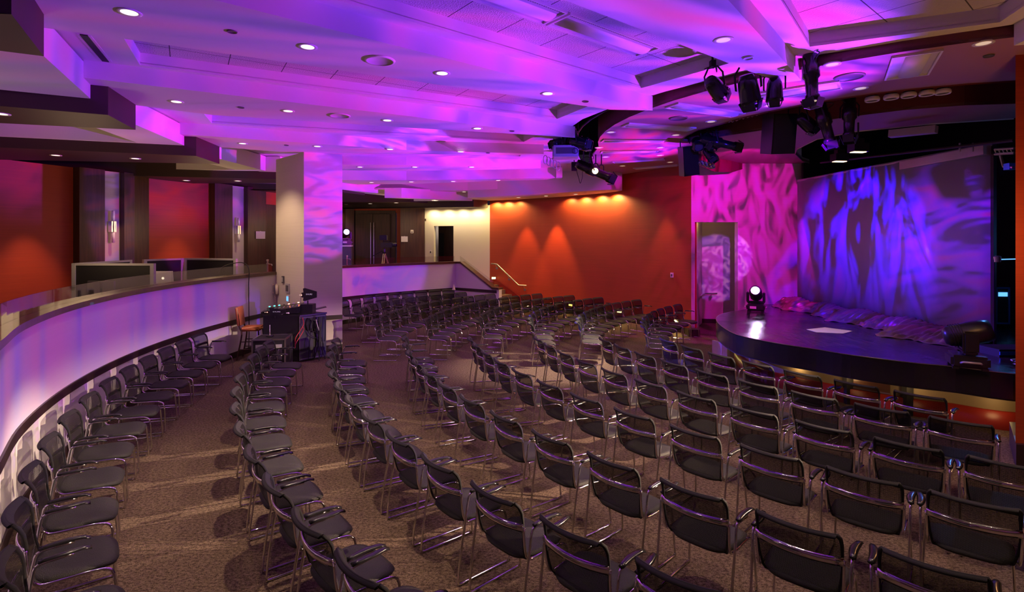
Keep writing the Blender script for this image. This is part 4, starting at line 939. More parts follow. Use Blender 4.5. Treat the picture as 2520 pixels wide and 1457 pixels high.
# two warm floodlights and a rail in the void over the stage
for (px, py, y, lab) in ((2112, 366, 9.4, 'warm glowing square floodlight over the stage, nearer of the two'), (2066, 390, 10.6, 'warm glowing square floodlight over the stage, farther of the two')):
    p = at(px, py, y); t = thing('floodlight', p, .1, lab, 'stage light', 'warm floodlights over the stage')
    bm = NB(); prism(bm, [(-.14, -.09), (.14, -.09), (.14, .09), (-.14, .09)], -.06, .09); box(bm, -.08, .08, -.05, .05, .09, .18); finish('housing', bm, 'blackgloss', t)
    bm = NB(); box(bm, -.12, .12, -.05, .05, -.068, -.062); finish('lens', bm, 'warmlens', t)
    bm = NB(); tube(bm, [(0, 0, .15), (0, 0, EYE+3.9-p.z)], .015, 6); finish('stem', bm, 'black', t)
    spot('flood_%d' % px, (p.x, p.y, p.z-.12), (p.x-.3, p.y-.6, 0), 6, WARM, 100, .6)
t = thing('lighting_rail', (0, 0, 0), 0, 'violet-lit box rail and dark pipe spanning above the screen', 'lighting rail')
a, b = at(2190, 330, 9.5), at(2305, 318, 8.9); bm = NB(); tube(bm, [a, b], .09, 4); finish('box_rail', bm, 'grey', t)
a, b = at(2020, 400, 12.6), at(2495, 345, 7.6); bm = NB(); tube(bm, [a, b], .025, 8); finish('pipe', bm, 'black', t)
bm = NB()
for px in (2362, 2394): q = at(px, 352, 8.6); tube(bm, [q, q+Vector((0, 0, -.14))], .015, 6)
finish('hanger', bm, 'grey', t)
t = thing('ceiling_truss', (0, 0, 0), 0, 'grey metal truss ends in the dark wing beside the right pier', 'truss')
bm = NB()
for z in (368, 380): tube(bm, [at(2448, z, 8.4), at(2496, z-3, 8.1)], .02, 6)
for i in range(5): tube(bm, [at(2448+i*10, 368, 8.4-.06*i), at(2453+i*10, 380, 8.4-.06*i)], .012, 6)
tube(bm, [at(2462, 382, 8.3), at(2470, 410, 8.3), at(2494, 412, 8.1)], .022, 6); finish('bars', bm, 'steel', t)
bm = NB(); a = at(2486, 410, 8.2); box(bm, a.x-.06, a.x+.06, a.y-.05, a.y+.05, a.z-.05, a.z+.05); finish('clamp', bm, 'bluecase', t)
# stage right wing: case, stage box, blue bar, coiled cable
p = at(2466, 742, 8.3); t = thing('flight_case', (9.58, 10.45, ZS+.001), -.1, 'tall black flight case with blue-lit edges in the dark wing', 'flight case')
hh = .50
bm = NB(); box(bm, -.13, .13, -.15, .15, .08, hh+.3, bev=.006); finish('body', bm, 'black', t)
bm = NB()
for x0, x1, z0, z1 in ((-.13, -.10, .08, hh+.3), (.10, .13, .08, hh+.3), (-.13, .13, .08, .11), (-.13, .13, hh+.27, hh+.30)): box(bm, x0, x1, -.16, -.145, z0, z1)
finish('edge_frame', bm, 'bluecase', t)
bm = NB(); box(bm, -.08, .08, -.165, -.155, hh+.12, hh+.2); finish('label', bm, 'bluescr', t)  # case label given its own blue glow, as if lit
bm = NB()
for sx in (-1, 1): lathe(bm, [(0, -.02), (.035, -.02), (.035, .02), (0, .02)], 10, Matrix.Translation((sx*.09, 0, .04)) @ Matrix.Rotation(PI/2, 4, 'Y'))
finish('caster', bm, 'black', t)
p = at(2455, 645, 8.3); t = thing('clamp_lamp', p, 0, 'small clamp lamp on a thin blue bar in the dark wing', 'lamp')
bm = NB(); lathe(bm, [(0, 0), (.04, 0), (.05, .08), (.03, .1)], 12); finish('shade', bm, 'steel', t)
bm = NB(); tube(bm, [(0, 0, .04), (.36, 0, .05)], .008, 6); finish('arm', bm, 'bluescr', t)  # blue put into the bar as glow; the bar is no lamp
bm = NB(); tube(bm, [(-.04, .02, .0), (-.04, .02, -1.0), (-.04, .02, ZS-p.z+.01)], .012, 6); finish('post', bm, 'black', t)
t = thing('low_riser', (7.75, 7.75, ZS), 0, 'low blue-lit riser edge on stage behind the right moving head', 'riser')
bm = NB(); box(bm, -.6, .8, 0, .4, 0, .11); finish('top', bm, 'black', t); bm = NB(); box(bm, -.6, .8, -.012, -.001, .03, .08); finish('edge_strip', bm, 'bluecase', t)
random.seed(3); t = thing('cable_bundle', (6.95, 7.1, ZS), 0, 'tangle of pale cables on the stage beside the right pier', 'cables')
for k in range(4):
    bm = NB(); c_ = [(.18*math.cos(a+k)*(1+.2*k)*.7+random.uniform(-.03, .03), .14*math.sin(a+k)+random.uniform(-.03, .03), .01+.025*k+.02*random.random()) for a in [i*.7 for i in range(10)]]
    tube(bm, curve_pts(c_, 3), .007, 5); finish('cable', bm, 'plate' if k % 2 else 'blackpl', t)
lamp('wing_blue', (8.8, 7.9, 2.6), 14, (.1, .35, 1), .1)

# ---------------------------------------------------------------- the seats
def make_chair():
    t = thing('mesh_chair', (0, 0, 0), 0, '', 'chair')
    # seat: rounded padded slab
    bm = NB(); nu, nv = 20, 7; top = []
    def outl(a):
        c, s = math.cos(a), math.sin(a); e = .55
        x = math.copysign(abs(c)**e, c)*.235; y = math.copysign(abs(s)**e, s)*.235
        return x*(1-.06*(y < 0)*abs(y)/.235), y+.02
    for j in range(nv):
        r = j/(nv-1); ring = []
        for i in range(28):
            x, y = outl(2*PI*i/28); x *= r; y = (y-.02)*r+.02
            z = .452-.012*(1-r*r)+(-.035*max(0, (y-.10)/.15)**2)-(.012 if j == nv-1 else 0); ring.append(bm.verts.new((x, y, z)))
        top.append(ring)
    bot = []
    for i in range(28):
        x, y = outl(2*PI*i/28); bot.append(bm.verts.new((x*.96, y*.96, .420-.035*max(0, (y-.10)/.15)**2)))
    for a, b in zip(top, top[1:]):
        for i in range(28): bm.faces.new((a[i], a[(i+1) % 28], b[(i+1) % 28], b[i]))
    for i in range(28): bm.faces.new((top[-1][i], top[-1][(i+1) % 28], bot[(i+1) % 28], bot[i]))
    bm.faces.new(bot); bmesh.ops.remove_doubles(bm, verts=bm.verts, dist=1e-4); finish('seat', bm, 'seat', t, True)
    prof = [(-.148, .428), (-.176, .462), (-.195, .54), (-.205, .62), (-.208, .70), (-.220, .765), (-.242, .81), (-.272, .840)]
    def W_(z): return .208+.028*min(1, max(0, (z-.43)/.16))-.016*max(0, (z-.80)/.04)
    def bp(x, k, off=0):
        y, z = prof[k]; return (x*W_(z), y-.045*(1-x*x)*min(1, .35+max(0, z-.45)*3)-off, z)
    n = 10
    bm = NB(); g_ = [[bm.verts.new(bp(-1+2*i/n, k)) for i in range(n+1)] for k in range(len(prof))]
    for k in range(len(prof)-1):
        for i in range(n): bm.faces.new((g_[k][i], g_[k][i+1], g_[k+1][i+1], g_[k+1][i]))
    finish('backrest', bm, 'net', t, True)
    # padded dark border of the backrest
    bm = NB()
    side = lambda s: [bp(s, k) for k in range(len(prof))]
    for s in (-1, 1): tube(bm, side(s), [.008, .008, .008, .008, .009, .011, .013, .012], 6)
    tube(bm, [bp(-1+2*i/n, len(prof)-1) for i in range(n+1)], .009, 6); tube(bm, [bp(-1+2*i/n, 0) for i in range(n+1)], .010, 6)
    v = [[bm.verts.new(Vector(bp(-1+2*i/n, k))+Vector((0, .006, .006))) for i in range(n+1)] for k in (-2, -1)]
    lip = [[bm.verts.new(Vector(bp((-1+2*i/n)*sc_, -1))+Vector((0, -oy, oz))) for i in range(n+1)] for oy, oz, sc_ in ((-.006, .004, 1), (.008, .005, 1), (.019, -.001, .99), (.024, -.012, .97), (.016, -.018, .97), (.003, -.010, 1))]
    for a_, b_ in zip(lip, lip[1:]):
        for i in range(n): bm.faces.new((a_[i], a_[i+1], b_[i+1], b_[i]))
    for q in (v,):
        for i in range(n): bm.faces.new((q[0][i], q[0][i+1], q[1][i+1], q[1][i]))
    finish('back_border', bm, 'mesh', t, True)
    # chrome band across the back
    bm = NB(); rows = []
    for i in range(n+1):
        x = -1+2*i/n; y, z = -.212, .668; yy = y-.047*(1-x*x)-.004; xx = x*.245
        zz = z-.006*(1-x*x)
        rows.append([bm.verts.new((xx, yy-.004, zz-.026)), bm.verts.new((xx, yy-.011, zz-.010)), bm.verts.new((xx, yy-.011, zz+.012)), bm.verts.new((xx, yy-.003, zz+.026)), bm.verts.new((xx, yy+.003, zz))])
    for a, b in zip(rows, rows[1:]):
        for k in range(5): bm.faces.new((a[k], b[k], b[(k+1) % 5], a[(k+1) % 5]))
    bm.faces.new(rows[0]); bm.faces.new(rows[-1]); finish('lumbar_band', bm, 'chrome', t, True)
    for s in (-1, 1):
        bm = NB(); c_ = [(s*.246, -.212, .672), (s*.243, -.206, .60), (s*.238, -.190, .50), (s*.236, -.165, .445), (s*.236, -.12, .428), (s*.236, .0, .425), (s*.236, .12, .422), (s*.238, .19, .405),
                         (s*.242, .222, .36), (s*.250, .232, .22), (s*.258, .242, .05), (s*.260, .235, .014), (s*.262, .20, .009), (s*.266, -.18, .009), (s*.268, -.24, .012), (s*.269, -.255, .04), (s*.272, -.235, .22), (s*.276, -.19, .50), (s*.277, -.168, .630), (s*.277, -.150, .655), (s*.277, -.11, .663), (s*.277, .02, .663)]
        tube(bm, curve_pts(c_, 2), .0095, 6); finish('sled_leg', bm, 'chrome', t, True)
        bm = NB(); rr = []
        for j in range(8):
            y = -.150+.25*j/7; wv = .018+.008*math.sin(PI*j/7); z = .674+.004*math.sin(PI*j/7)-(.012 if j == 7 else 0)
            xo = s*(.280-.010*math.sin(PI*j/7*1.2))
            rr.append([bm.verts.new((xo-wv, y, z)), bm.verts.new((xo-wv*.5, y, z+.011)), bm.verts.new((xo+wv*.5, y, z+.011)), bm.verts.new((xo+wv, y, z)), bm.verts.new((xo, y, z-.010))])
        for a, b in zip(rr, rr[1:]):
            for k in range(5): bm.faces.new((a[k], b[k], b[(k+1) % 5], a[(k+1) % 5]))
        bm.faces.new(rr[0]); bm.faces.new(rr[-1]); finish('armrest', bm, 'blackgloss', t, True)
    bm = NB(); tube(bm, [(-.236, .17, .405), (.236, .17, .405)], .008, 6); finish('stretcher', bm, 'chrome', t, True)
    return t
ROWS = {
    'left_A': [(-5.437, 9.624, -84.0), (-5.362, 9.044, -81.2), (-5.253, 8.442, -78.2), (-5.106, 7.826, -75.1), (-4.921, 7.199, -71.9), (-4.695, 6.567, -68.7), (-4.427, 5.937, -65.3), (-4.118, 5.312, -61.9), (-3.766, 4.701, -58.4), (-3.375, 4.106, -54.9), (-2.945, 3.534, -51.3), (-2.48, 2.99, -47.7)],
    'left_B': [(-3.861, 8.991, -78.7), (-3.745, 8.472, -76.1), (-3.594, 7.918, -73.3), (-3.403, 7.339, -70.3), (-3.173, 6.746, -67.2), (-2.902, 6.149, -64.0), (-2.593, 5.559, -60.7), (-2.248, 4.983, -57.4), (-1.872, 4.431, -54.1), (-1.471, 3.91, -50.8), (-1.053, 3.425, -47.6), (-0.626, 2.981, -44.6)],
    'near_C': [(-2.775, 9.162, -79.6), (-2.647, 8.616, -76.7), (-2.487, 8.061, -73.6), (-2.292, 7.5, -70.5), (-2.061, 6.939, -67.3), (-1.794, 6.381, -64.0), (-1.491, 5.832, -60.7), (-1.152, 5.296, -57.3), (-0.779, 4.775, -53.9), (-0.373, 4.275, -50.4), (0.064, 3.799, -47.0), (0.529, 3.35, -43.5), (1.019, 2.931, -40.1)],
    'near_D': [(-1.617, 9.349, -79.9), (-1.482, 8.767, -76.6), (-1.309, 8.178, -73.3), (-1.097, 7.589, -69.8), (-0.846, 7.005, -66.3), (-0.556, 6.43, -62.7), (-0.227, 5.869, -59.1), (0.138, 5.328, -55.5), (0.537, 4.81, -51.9), (0.968, 4.318, -48.2), (1.427, 3.858, -44.7), (1.909, 3.43, -41.1), (2.411, 3.037, -37.6)],
    'near_E': [(-0.456, 9.301, -78.9), (-0.319, 8.761, -75.5), (-0.141, 8.202, -71.9), (0.082, 7.632, -68.2), (0.35, 7.062, -64.3), (0.663, 6.5, -60.4), (1.017, 5.955, -56.4), (1.408, 5.435, -52.5), (1.833, 4.946, -48.5), (2.282, 4.495, -44.6), (2.748, 4.085, -40.8), (3.223, 3.719, -37.2)],
    'near_F': [(0.723, 9.314, -79.3), (0.865, 8.756, -75.4), (1.052, 8.192, -71.3), (1.283, 7.63, -67.1), (1.56, 7.077, -62.9), (1.881, 6.54, -58.6), (2.242, 6.026, -54.3), (2.641, 5.541, -50.0), (3.071, 5.091, -45.8), (3.526, 4.679, -41.7), (3.999, 4.309, -37.6)],
    'near_G': [(1.872, 9.246, -79.1), (2.031, 8.665, -74.1), (2.241, 8.097, -69.1), (2.501, 7.548, -64.1), (2.808, 7.022, -59.1), (3.16, 6.525, -54.1), (3.554, 6.061, -49.1), (3.985, 5.634, -44.2), (4.447, 5.247, -39.4)],
    'near_H': [(2.935, 9.191, -74.6), (3.133, 8.623, -70.3), (3.374, 8.069, -66.0), (3.658, 7.534, -61.6), (3.984, 7.021, -57.1), (4.349, 6.536, -52.5), (4.748, 6.087, -47.9)],
    'far_A': [(-4.531, 14.999, -100.4), (-4.393, 15.553, -107.5), (-4.194, 16.072, -114.4), (-3.942, 16.551, -121.2), (-3.643, 16.987, -127.7), (-3.304, 17.378, -134.1), (-2.932, 17.721, -140.3), (-2.534, 18.017, -146.4), (-2.116, 18.266, -152.2)],
    'far_B': [(-3.51, 13.469, -89.4), (-3.468, 14.145, -97.7), (-3.338, 14.773, -105.6), (-3.137, 15.345, -113.1), (-2.88, 15.858, -120.2), (-2.581, 16.31, -126.8), (-2.254, 16.7, -133.1), (-1.909, 17.032, -139.0), (-1.559, 17.309, -144.5)],
    'far_C': [(-2.692, 11.455, -88.6), (-2.681, 12.064, -93.6), (-2.618, 12.655, -98.4), (-2.51, 13.226, -103.1), (-2.36, 13.771, -107.7), (-2.172, 14.289, -112.1), (-1.953, 14.776, -116.4), (-1.706, 15.231, -120.6), (-1.436, 15.653, -124.6), (-1.147, 16.042, -128.6), (-0.844, 16.397, -132.4), (-0.531, 16.72, -136.1)],
    'far_D': [(-1.606, 11.542, -93.1), (-1.562, 12.043, -96.9), (-1.485, 12.54, -100.8), (-1.374, 13.031, -104.6), (-1.23, 13.514, -108.5), (-1.055, 13.985, -112.3), (-0.849, 14.443, -116.1), (-0.613, 14.886, -120.0), (-0.349, 15.311, -123.8), (-0.058, 15.716, -127.6), (0.259, 16.1, -131.4), (0.599, 16.461, -135.2), (0.96, 16.797, -139.0)],
    'far_E': [(-0.455, 11.684, -92.1), (-0.403, 12.28, -97.9), (-0.294, 12.854, -103.6), (-0.134, 13.402, -109.1), (0.072, 13.918, -114.4), (0.317, 14.399, -119.5), (0.595, 14.843, -124.5), (0.9, 15.248, -129.4), (1.226, 15.614, -134.1), (1.568, 15.94, -138.7), (1.92, 16.227, -143.1)],
    'far_F': [(0.658, 11.014, -87.5), (0.663, 11.607, -93.5), (0.729, 12.184, -99.4), (0.85, 12.738, -105.2), (1.02, 13.265, -110.7), (1.234, 13.76, -116.1), (1.485, 14.219, -121.2), (1.767, 14.641, -126.2), (2.074, 15.025, -131.1), (2.4, 15.369, -135.7), (2.739, 15.675, -140.2)],
    'far_G': [(1.66, 11.127, -96.9), (1.745, 11.644, -101.8), (1.872, 12.146, -106.6), (2.04, 12.63, -111.4), (2.244, 13.095, -116.2), (2.484, 13.537, -120.8), (2.757, 13.954, -125.4), (3.059, 14.345, -130.0), (3.39, 14.708, -134.5), (3.745, 15.042, -139.0)],
    'far_H': [(2.928, 10.635, -101.1), (3.05, 11.148, -105.6), (3.21, 11.648, -110.0), (3.407, 12.134, -114.3), (3.644, 12.608, -118.7), (3.92, 13.068, -123.2), (4.239, 13.516, -127.8), (4.605, 13.949, -132.6)],
}

chair0 = make_chair(); first = [True]
def place(x, y, a, label, group, sx=1, z=0):
    if first[0]:
        first[0] = False; chair0.location = (x, y, z); chair0.rotation_euler = (0, 0, math.radians(a)); chair0.scale = (sx, 1, 1); tag(chair0, label, 'chair', group)
    else: dup(chair0, (x, y, z), math.radians(a), label, group, (sx, 1, 1))
RN = {'A': 'outermost row by the balcony wall', 'B': 'second row from balcony wall', 'C': 'third row from balcony wall', 'D': 'fourth row from balcony wall',
      'E': 'fourth row from the stage', 'F': 'third row from the stage', 'G': 'second row from the stage', 'H': 'front row at the stage'}
for key, lst in ROWS.items():
    part, r = key.split('_')
    n = len(lst)
    for i, (x, y, a) in enumerate(lst):
        if part == 'near': k, side = n-1-i, 'near block, %s from the camera end' 
        elif part == 'left': k, side = n-1-i, 'left stretch, %s from the camera end'
        else: k, side = i, 'far block, %s from the aisle'
        if part == 'far' and r == 'A': side = 'far stretch, %s right of the column'
        lab = 'black mesh armchair, %s, %s' % (RN[r], side % ORD[k])
        place(x, y, a, lab, 'chairs of the %s' % RN[r], .92 if part == 'far' else 1)
# chairs cut by the frame edges, continuing the rows
place(2.10, 1.98+.35, -2, 'black mesh-back chair at the bottom edge of the photo, mostly cut off', 'chairs of the '+RN['D'])

# ---------------------------------------------------------------- sound desk corner
dk = [(-5.24, 11.12), (-4.46, 11.10), (-4.07, 11.55), (-4.78, 11.84)]
t = thing('sound_desk', (0, 0, 0), 0, 'tall black sound desk cabinet in front of the column', 'desk')
bm = NB(); prism(bm, dk, .03, .96); finish('cabinet', bm, 'black', t)
bm = NB(); prism(bm, [(x+(x+4.65)*.04, y+(y-11.4)*.04) for x, y in dk], .96, .99); finish('desk_top', bm, 'blackpl', t)
bm = NB(); vpanel(bm, dk[1], dk[2], .05, .94, .01, -.012); finish('side_panel', bm, 'black', t)
bm = NB()
for z in (.05, .92): vpanel(bm, dk[1], dk[2], z, z+.02, .012, -.02)
tube(bm, [(dk[1][0], dk[1][1]-.01, .03), (dk[1][0], dk[1][1]-.01, .96)], .008, 6); finish('edge_trim', bm, 'sensor', t)
random.seed(11)
t = thing('cable_loom', (0, 0, 0), 0, 'hanging tangle of black and red cables on the side of the sound desk', 'cables')
for k, m in enumerate(['blackpl']*6+['redcable', 'redcable', 'plate']):
    s0, s1 = random.uniform(.25, .95), random.uniform(.3, .95); A_ = Vector(dk[1]).lerp(Vector(dk[2]), s0); B_ = Vector(dk[1]).lerp(Vector(dk[2]), s1)
    if m in ('redcable',) : B_ = Vector((-4.50, 10.95)); A_ = Vector(dk[1]).lerp(Vector(dk[2]), .1)
    z0, z1 = random.uniform(.75, .98), (random.uniform(.02, .6) if m == 'blackpl' else .35+.05*k-.3)
    bm = NB(); tube(bm, curve_pts([(A_.x+.02, A_.y-.05, z0), (A_.x+.06, A_.y-.10, (z0+z1)/2+.12), (B_.x+.07, B_.y-.12, (z0+z1)/2-.1), (B_.x+.03, B_.y-.06, z1)], 5), .008, 5); finish('cable', bm, m, t)
for k in range(3):
    c_ = Vector(dk[1]).lerp(Vector(dk[2]), .35+.15*k); bm = NB(); tube(bm, [(c_.x+.03+.06*math.cos(a), c_.y-.06+.03*math.cos(a), .78-.04*k+.13*math.sin(a)) for a in [2*PI*i/14 for i in range(15)]], .012, 5); finish('coil', bm, 'blackpl', t)
p = at(712, 742, 11.4)
t = thing('mixing_console', (-4.93, 11.42, .99), math.radians(8), 'sloping digital mixing console with green and red lights on the sound desk', 'mixing console')
bm = NB(); q = [(-.40, -.22, .02), (.36, -.22, .02), (.36, .25, .02), (-.40, .25, .02)]; lo = [bm.verts.new(c) for c in q]; hi = [bm.verts.new((x, y, z)) for (x, y, _), z in zip(q, (.06, .16, .20, .10))]
bm.faces.new(lo); bm.faces.new(hi)
for k in range(4): bm.faces.new((lo[k], lo[(k+1) % 4], hi[(k+1) % 4], hi[k]))
finish('body', bm, 'blackpl', t)
for k in range(7):
    bm = NB(); x = -.33+k*.10; z = .09+.10*(x+.4)/.76+.04; box(bm, x-.014, x+.014, .10, .14, z-.015, z+.002); finish('button_group', bm, ['cyan', 'cyan', 'cyan', 'sensor', 'led', 'plate', 'led'][k], t)
for k in range(8):
    bm = NB(); x = -.34+k*.09; z = .075+.10*(x+.4)/.76; box(bm, x-.006, x+.006, -.14, -.02, z, z+.02); finish('fader', bm, 'grey', t)
t = thing('paper_sheet', (-4.78, 11.16, .99), .4, 'crumpled white paper on the front edge of the sound desk', 'paper')
bm = NB(); g_ = [[bm.verts.new((-.08+.05*i, -.05+.05*j, .015+.03*abs(math.sin(i*2+j)))) for i in range(4)] for j in range(3)]
for j in range(2):
    for i in range(3): bm.faces.new((g_[j][i], g_[j][i+1], g_[j+1][i+1], g_[j+1][i]))
finish('sheet', bm, 'paper', t)
def text_part(txt, size, mtx, parent, m='whiteink'):
    cu = bpy.data.curves.new('txt', 'FONT'); cu.body = txt; cu.size = size; cu.extrude = .001; cu.align_x = 'CENTER'; cu.align_y = 'CENTER'
    o = bpy.data.objects.new('txt', cu); COL.objects.link(o); dg = bpy.context.evaluated_depsgraph_get(); me = bpy.data.meshes.new_from_object(o.evaluated_get(dg))
    bpy.data.objects.remove(o); me.transform(mtx); me.materials.clear(); me.materials.append(M[m]); o = bpy.data.objects.new('lettering', me); COL.objects.link(o); o.parent = parent; return o
def paddle(loc, rz, lab, flat=0):
    t = thing('paddle_antenna', loc, rz, lab, 'antenna', 'black paddle antennas with white maker lettering')
    bm = NB(); v = [(-.13, -.05), (-.13, .05), (-.09, .055), (-.10, .14), (-.06, .15), (.19, .075), (.19, -.055), (-.06, -.13), (-.10, -.12), (-.09, -.055)]
    prism(bm, v, -.008, .008); bmesh.ops.transform(bm, matrix=Matrix.Rotation(PI/2, 4, 'X'), verts=bm.verts); bmesh.ops.translate(bm, vec=(0, 0, .20), verts=bm.verts); b = finish('paddle', bm, 'blackpl', t)
    bm = NB(); tube(bm, [(0, 0, 0), (0, 0, .08)], .014, 8); finish('stem', bm, 'blackpl', t)
    for x in (-.13, -.165): bm = NB(); lathe(bm, [(0, -.012), (.010, -.012), (.010, -.02), (0, -.022)], 8, Matrix.Translation((x, 0, .20)) @ Matrix.Rotation(PI/2, 4, 'X') @ Matrix.Rotation(PI, 4, 'X')); finish('indicator', bm, 'led' if x > -.15 else 'lensoff', b)
    text_part('SHURE', .045, Matrix.Translation((.03, -.0105, .215)) @ Matrix.Rotation(PI/2, 4, 'X'), b)
    return t
p = at(753, 732, 11.25); paddle((p.x, 11.35, 1.19), math.radians(3), 'upright paddle antenna standing above the right end of the sound desk')
t2 = thing('receiver_box', (p.x-.02, 11.40, .99), 0, 'small black receiver box under the upright paddle antenna', 'box')
bm = NB(); box(bm, -.14, .12, -.06, .16, 0, .20, bev=.006); finish('case', bm, 'blackpl', t2); bm = NB(); tube(bm, [(-.13, -.05, .2), (-.13, -.05, .38)], .006, 5); finish('whip', bm, 'steel', t2)
o = paddle((-4.98, 11.10, .93), math.radians(2), 'lower paddle antenna along the front edge of the sound desk')
o.scale = (1.2, 1, .62)
t = thing('desk_screen', (-4.40, 11.62, .99), math.radians(25), 'thin tilted black panel at the right end of the sound desk', 'panel')
bm = NB(); box(bm, -.02, .30, -.10, .10, .0, .012, Matrix.Translation((0, 0, .04)) @ Matrix.Rotation(-.18, 4, 'Y')); finish('panel', bm, 'blackgloss', t); bm = NB(); tube(bm, [(.05, 0, 0), (.05, 0, .05)], .015, 6); finish('foot', bm, 'black', t)
# black drape / stand beside the desk
t = thing('equipment_stand', (-4.12, 11.30, 0), .3, 'black folded stand and bag leaning by the sound desk', 'stand')
for k in range(3):
    a = k*2.1+.5; bm = NB(); tube(bm, [(0, 0, .85), (.03*math.cos(a), .03*math.sin(a), .3), (.13*math.cos(a), .13*math.sin(a), .012)], .012, 6); finish('leg', bm, 'black', t)
bm = NB(); tube(bm, [(0, 0, .4), (0, 0, .93)], .022, 8); finish('pole', bm, 'black', t)
# rack case
t = thing('rack_case', (-4.78, 10.55, 0), math.radians(10), 'silver-edged rack case with equipment beside the sound desk', 'rack case')
W_, D_, H_ = .60, .55, .63
bm = NB(); box(bm, -W_/2, W_/2, -D_/2, D_/2, .06, H_); finish('body', bm, 'black', t)
bm = NB()
for x in (-W_/2, W_/2):
    for y in (-D_/2, D_/2): box(bm, x-.014, x+.014, y-.014, y+.014, .05, H_+.01)
for z in (.06, H_):
    for y in (-D_/2, D_/2): box(bm, -W_/2, W_/2, y-.014, y+.014, z-.014, z+.014)
    for x in (-W_/2, W_/2): box(bm, x-.014, x+.014, -D_/2, D_/2, z-.014, z+.014)
finish('edge_frame', bm, 'steel', t)
for k, (z, m) in enumerate(((.50, 'grey'), (.40, 'sensor'), (.27, 'sensor'), (.15, 'grey'))):
    bm = NB(); box(bm, -.24, .24, -D_/2-.012, -D_/2+.01, z-.035, z+.035); u_ = finish('rack_unit', bm, m, t)
    bm = NB()
    for i in range(4): lathe(bm, [(0, 0), (.014, 0), (.012, .02), (0, .02)], 8, Matrix.Translation((-.18+i*.1, -D_/2-.012, z)) @ Matrix.Rotation(PI/2, 4, 'X'))
    finish('knob', bm, 'steel', u_)
for sx in (-1, 1):
    for sy in (-1, 1): bm = NB(); lathe(bm, [(0, -.015), (.03, -.015), (.03, .015), (0, .015)], 10, Matrix.Translation((sx*.22, sy*.2, .032)) @ Matrix.Rotation(PI/2, 4, 'Y')); finish('caster', bm, 'black', t)
t = thing('mic_stand', (-4.86, 10.6, .645), 0, 'small round-based desk stand on top of the rack case', 'stand')
bm = NB(); lathe(bm, [(0, 0), (.075, 0), (.07, .012), (.012, .02), (0, .02)], 20); finish('base', bm, 'blackgloss', t, True); bm = NB(); tube(bm, [(0, 0, .015), (0, 0, .22)], .006, 6); finish('pole', bm, 'steel', t); bm = NB(); tube(bm, [(0, 0, .05), (0, 0, .075)], .011, 8); finish('collar', bm, 'warmlens' if 0 else 'olive', t)
# bar stool
t = thing('bar_stool', (-5.62, 11.45, 0), math.radians(-80), 'high bar stool with orange leather seat and back left of the sound desk', 'stool')
bm = NB(); box(bm, -.20, .20, -.20, .20, .62, .71, bev=.03); finish('seat', bm, 'orange', t, True)
bm = NB(); v = [(-.19, -.20), (.19, -.20), (.20, -.255), (-.20, -.255)]; prism(bm, v, .74, 1.14); bmesh.ops.bevel(bm, geom=list(bm.edges), offset=.015, segments=2, affect='EDGES')
bmesh.ops.transform(bm, matrix=Matrix.Translation((0, -.2, .74)) @ Matrix.Rotation(.12, 4, 'X') @ Matrix.Translation((0, .2, -.74)), verts=bm.verts); finish('backrest', bm, 'orange', t, True)
for sx in (-1, 1):
    bm = NB(); tube(bm, [(sx*.16, .16, .62), (sx*.20, .21, .012)], .016, 6); finish('leg', bm, 'darkwood', t)
    bm = NB(); tube(bm, curve_pts([(sx*.17, -.27, 1.0), (sx*.17, -.22, .72), (sx*.17, -.17, .55), (sx*.20, -.26, .012)], 4), .016, 6); finish('leg', bm, 'darkwood', t)
bm = NB()
for z, s in ((.24, .19), (.40, .18)): tube(bm, [(-s, .19, z), (s, .19, z)], .010, 6); tube(bm, [(-s, -.2, z), (-s, .19, z)], .010, 6); tube(bm, [(s, -.2, z), (s, .19, z)], .010, 6)
finish('footrest', bm, 'darkwood', t)
# column fittings: phone, keypads, display
def colpt(px, py, off=.0):
    a, b = col[0], col[3]; k = K(px); dx, dy = b[0]-a[0], b[1]-a[1]; s = (k*a[1]-a[0])/(dx-k*dy); n = Vector((dy, -dx)).normalized()
    if n.y > 0: n = -n
    x, y = a[0]+dx*s, a[1]+dy*s; return Vector((x+n.x*off, y+n.y*off, EYE-(py-HY)*y/F))
ra = math.atan2(col[0][1]-col[3][1], col[0][0]-col[3][0])
for px, py, w_, h_, m, m2, lab in ((698, 688, .11, .17, 'sensor', 'grey', 'narrow grey keypad plate high on the column'), (709.5, 709.5, .19, .22, 'grey', 'sensor', 'dark framed wall panel on the column'), (710.5, 735, .13, .17, 'plate', 'bluescr', 'white wall controller with blue lit display on the column')):
    p = colpt(px, py, .0); t = thing('wall_panel', p, ra, lab, 'wall panel')
    bm = NB(); box(bm, -w_/2, w_/2, -.03, -.001, -h_/2, h_/2, bev=.004); finish('frame', bm, m, t); bm = NB(); box(bm, -w_*.36, w_*.36, -.036, -.031, -h_*.32, h_*.32); finish('face', bm, m2, t)
p = colpt(683, 712); t = thing('wall_telephone', p, ra, 'cream wall telephone with coiled cord at the left edge of the column', 'telephone')
bm = NB(); box(bm, -.02, .10, -.06, -.001, -.13, .13, bev=.02); finish('base', bm, 'phone', t, True)
bm = NB(); tube(bm, curve_pts([(-.03, -.08, .13), (-.055, -.11, .08), (-.06, -.11, -.02), (-.03, -.09, -.10)], 5), [.022]*5+[.016]*8+[.020]*3, 8); finish('handset', bm, 'phone', t, True)
bm = NB(); c_ = [(-.02+.07*math.sin(s*PI)+.012*math.cos(s*90), -.06+.012*math.sin(s*90), -.12-.32*math.sin(s*PI)*1) for s in [i/60 for i in range(61)]]; tube(bm, c_, .006, 5); finish('cord', bm, 'phone', t)
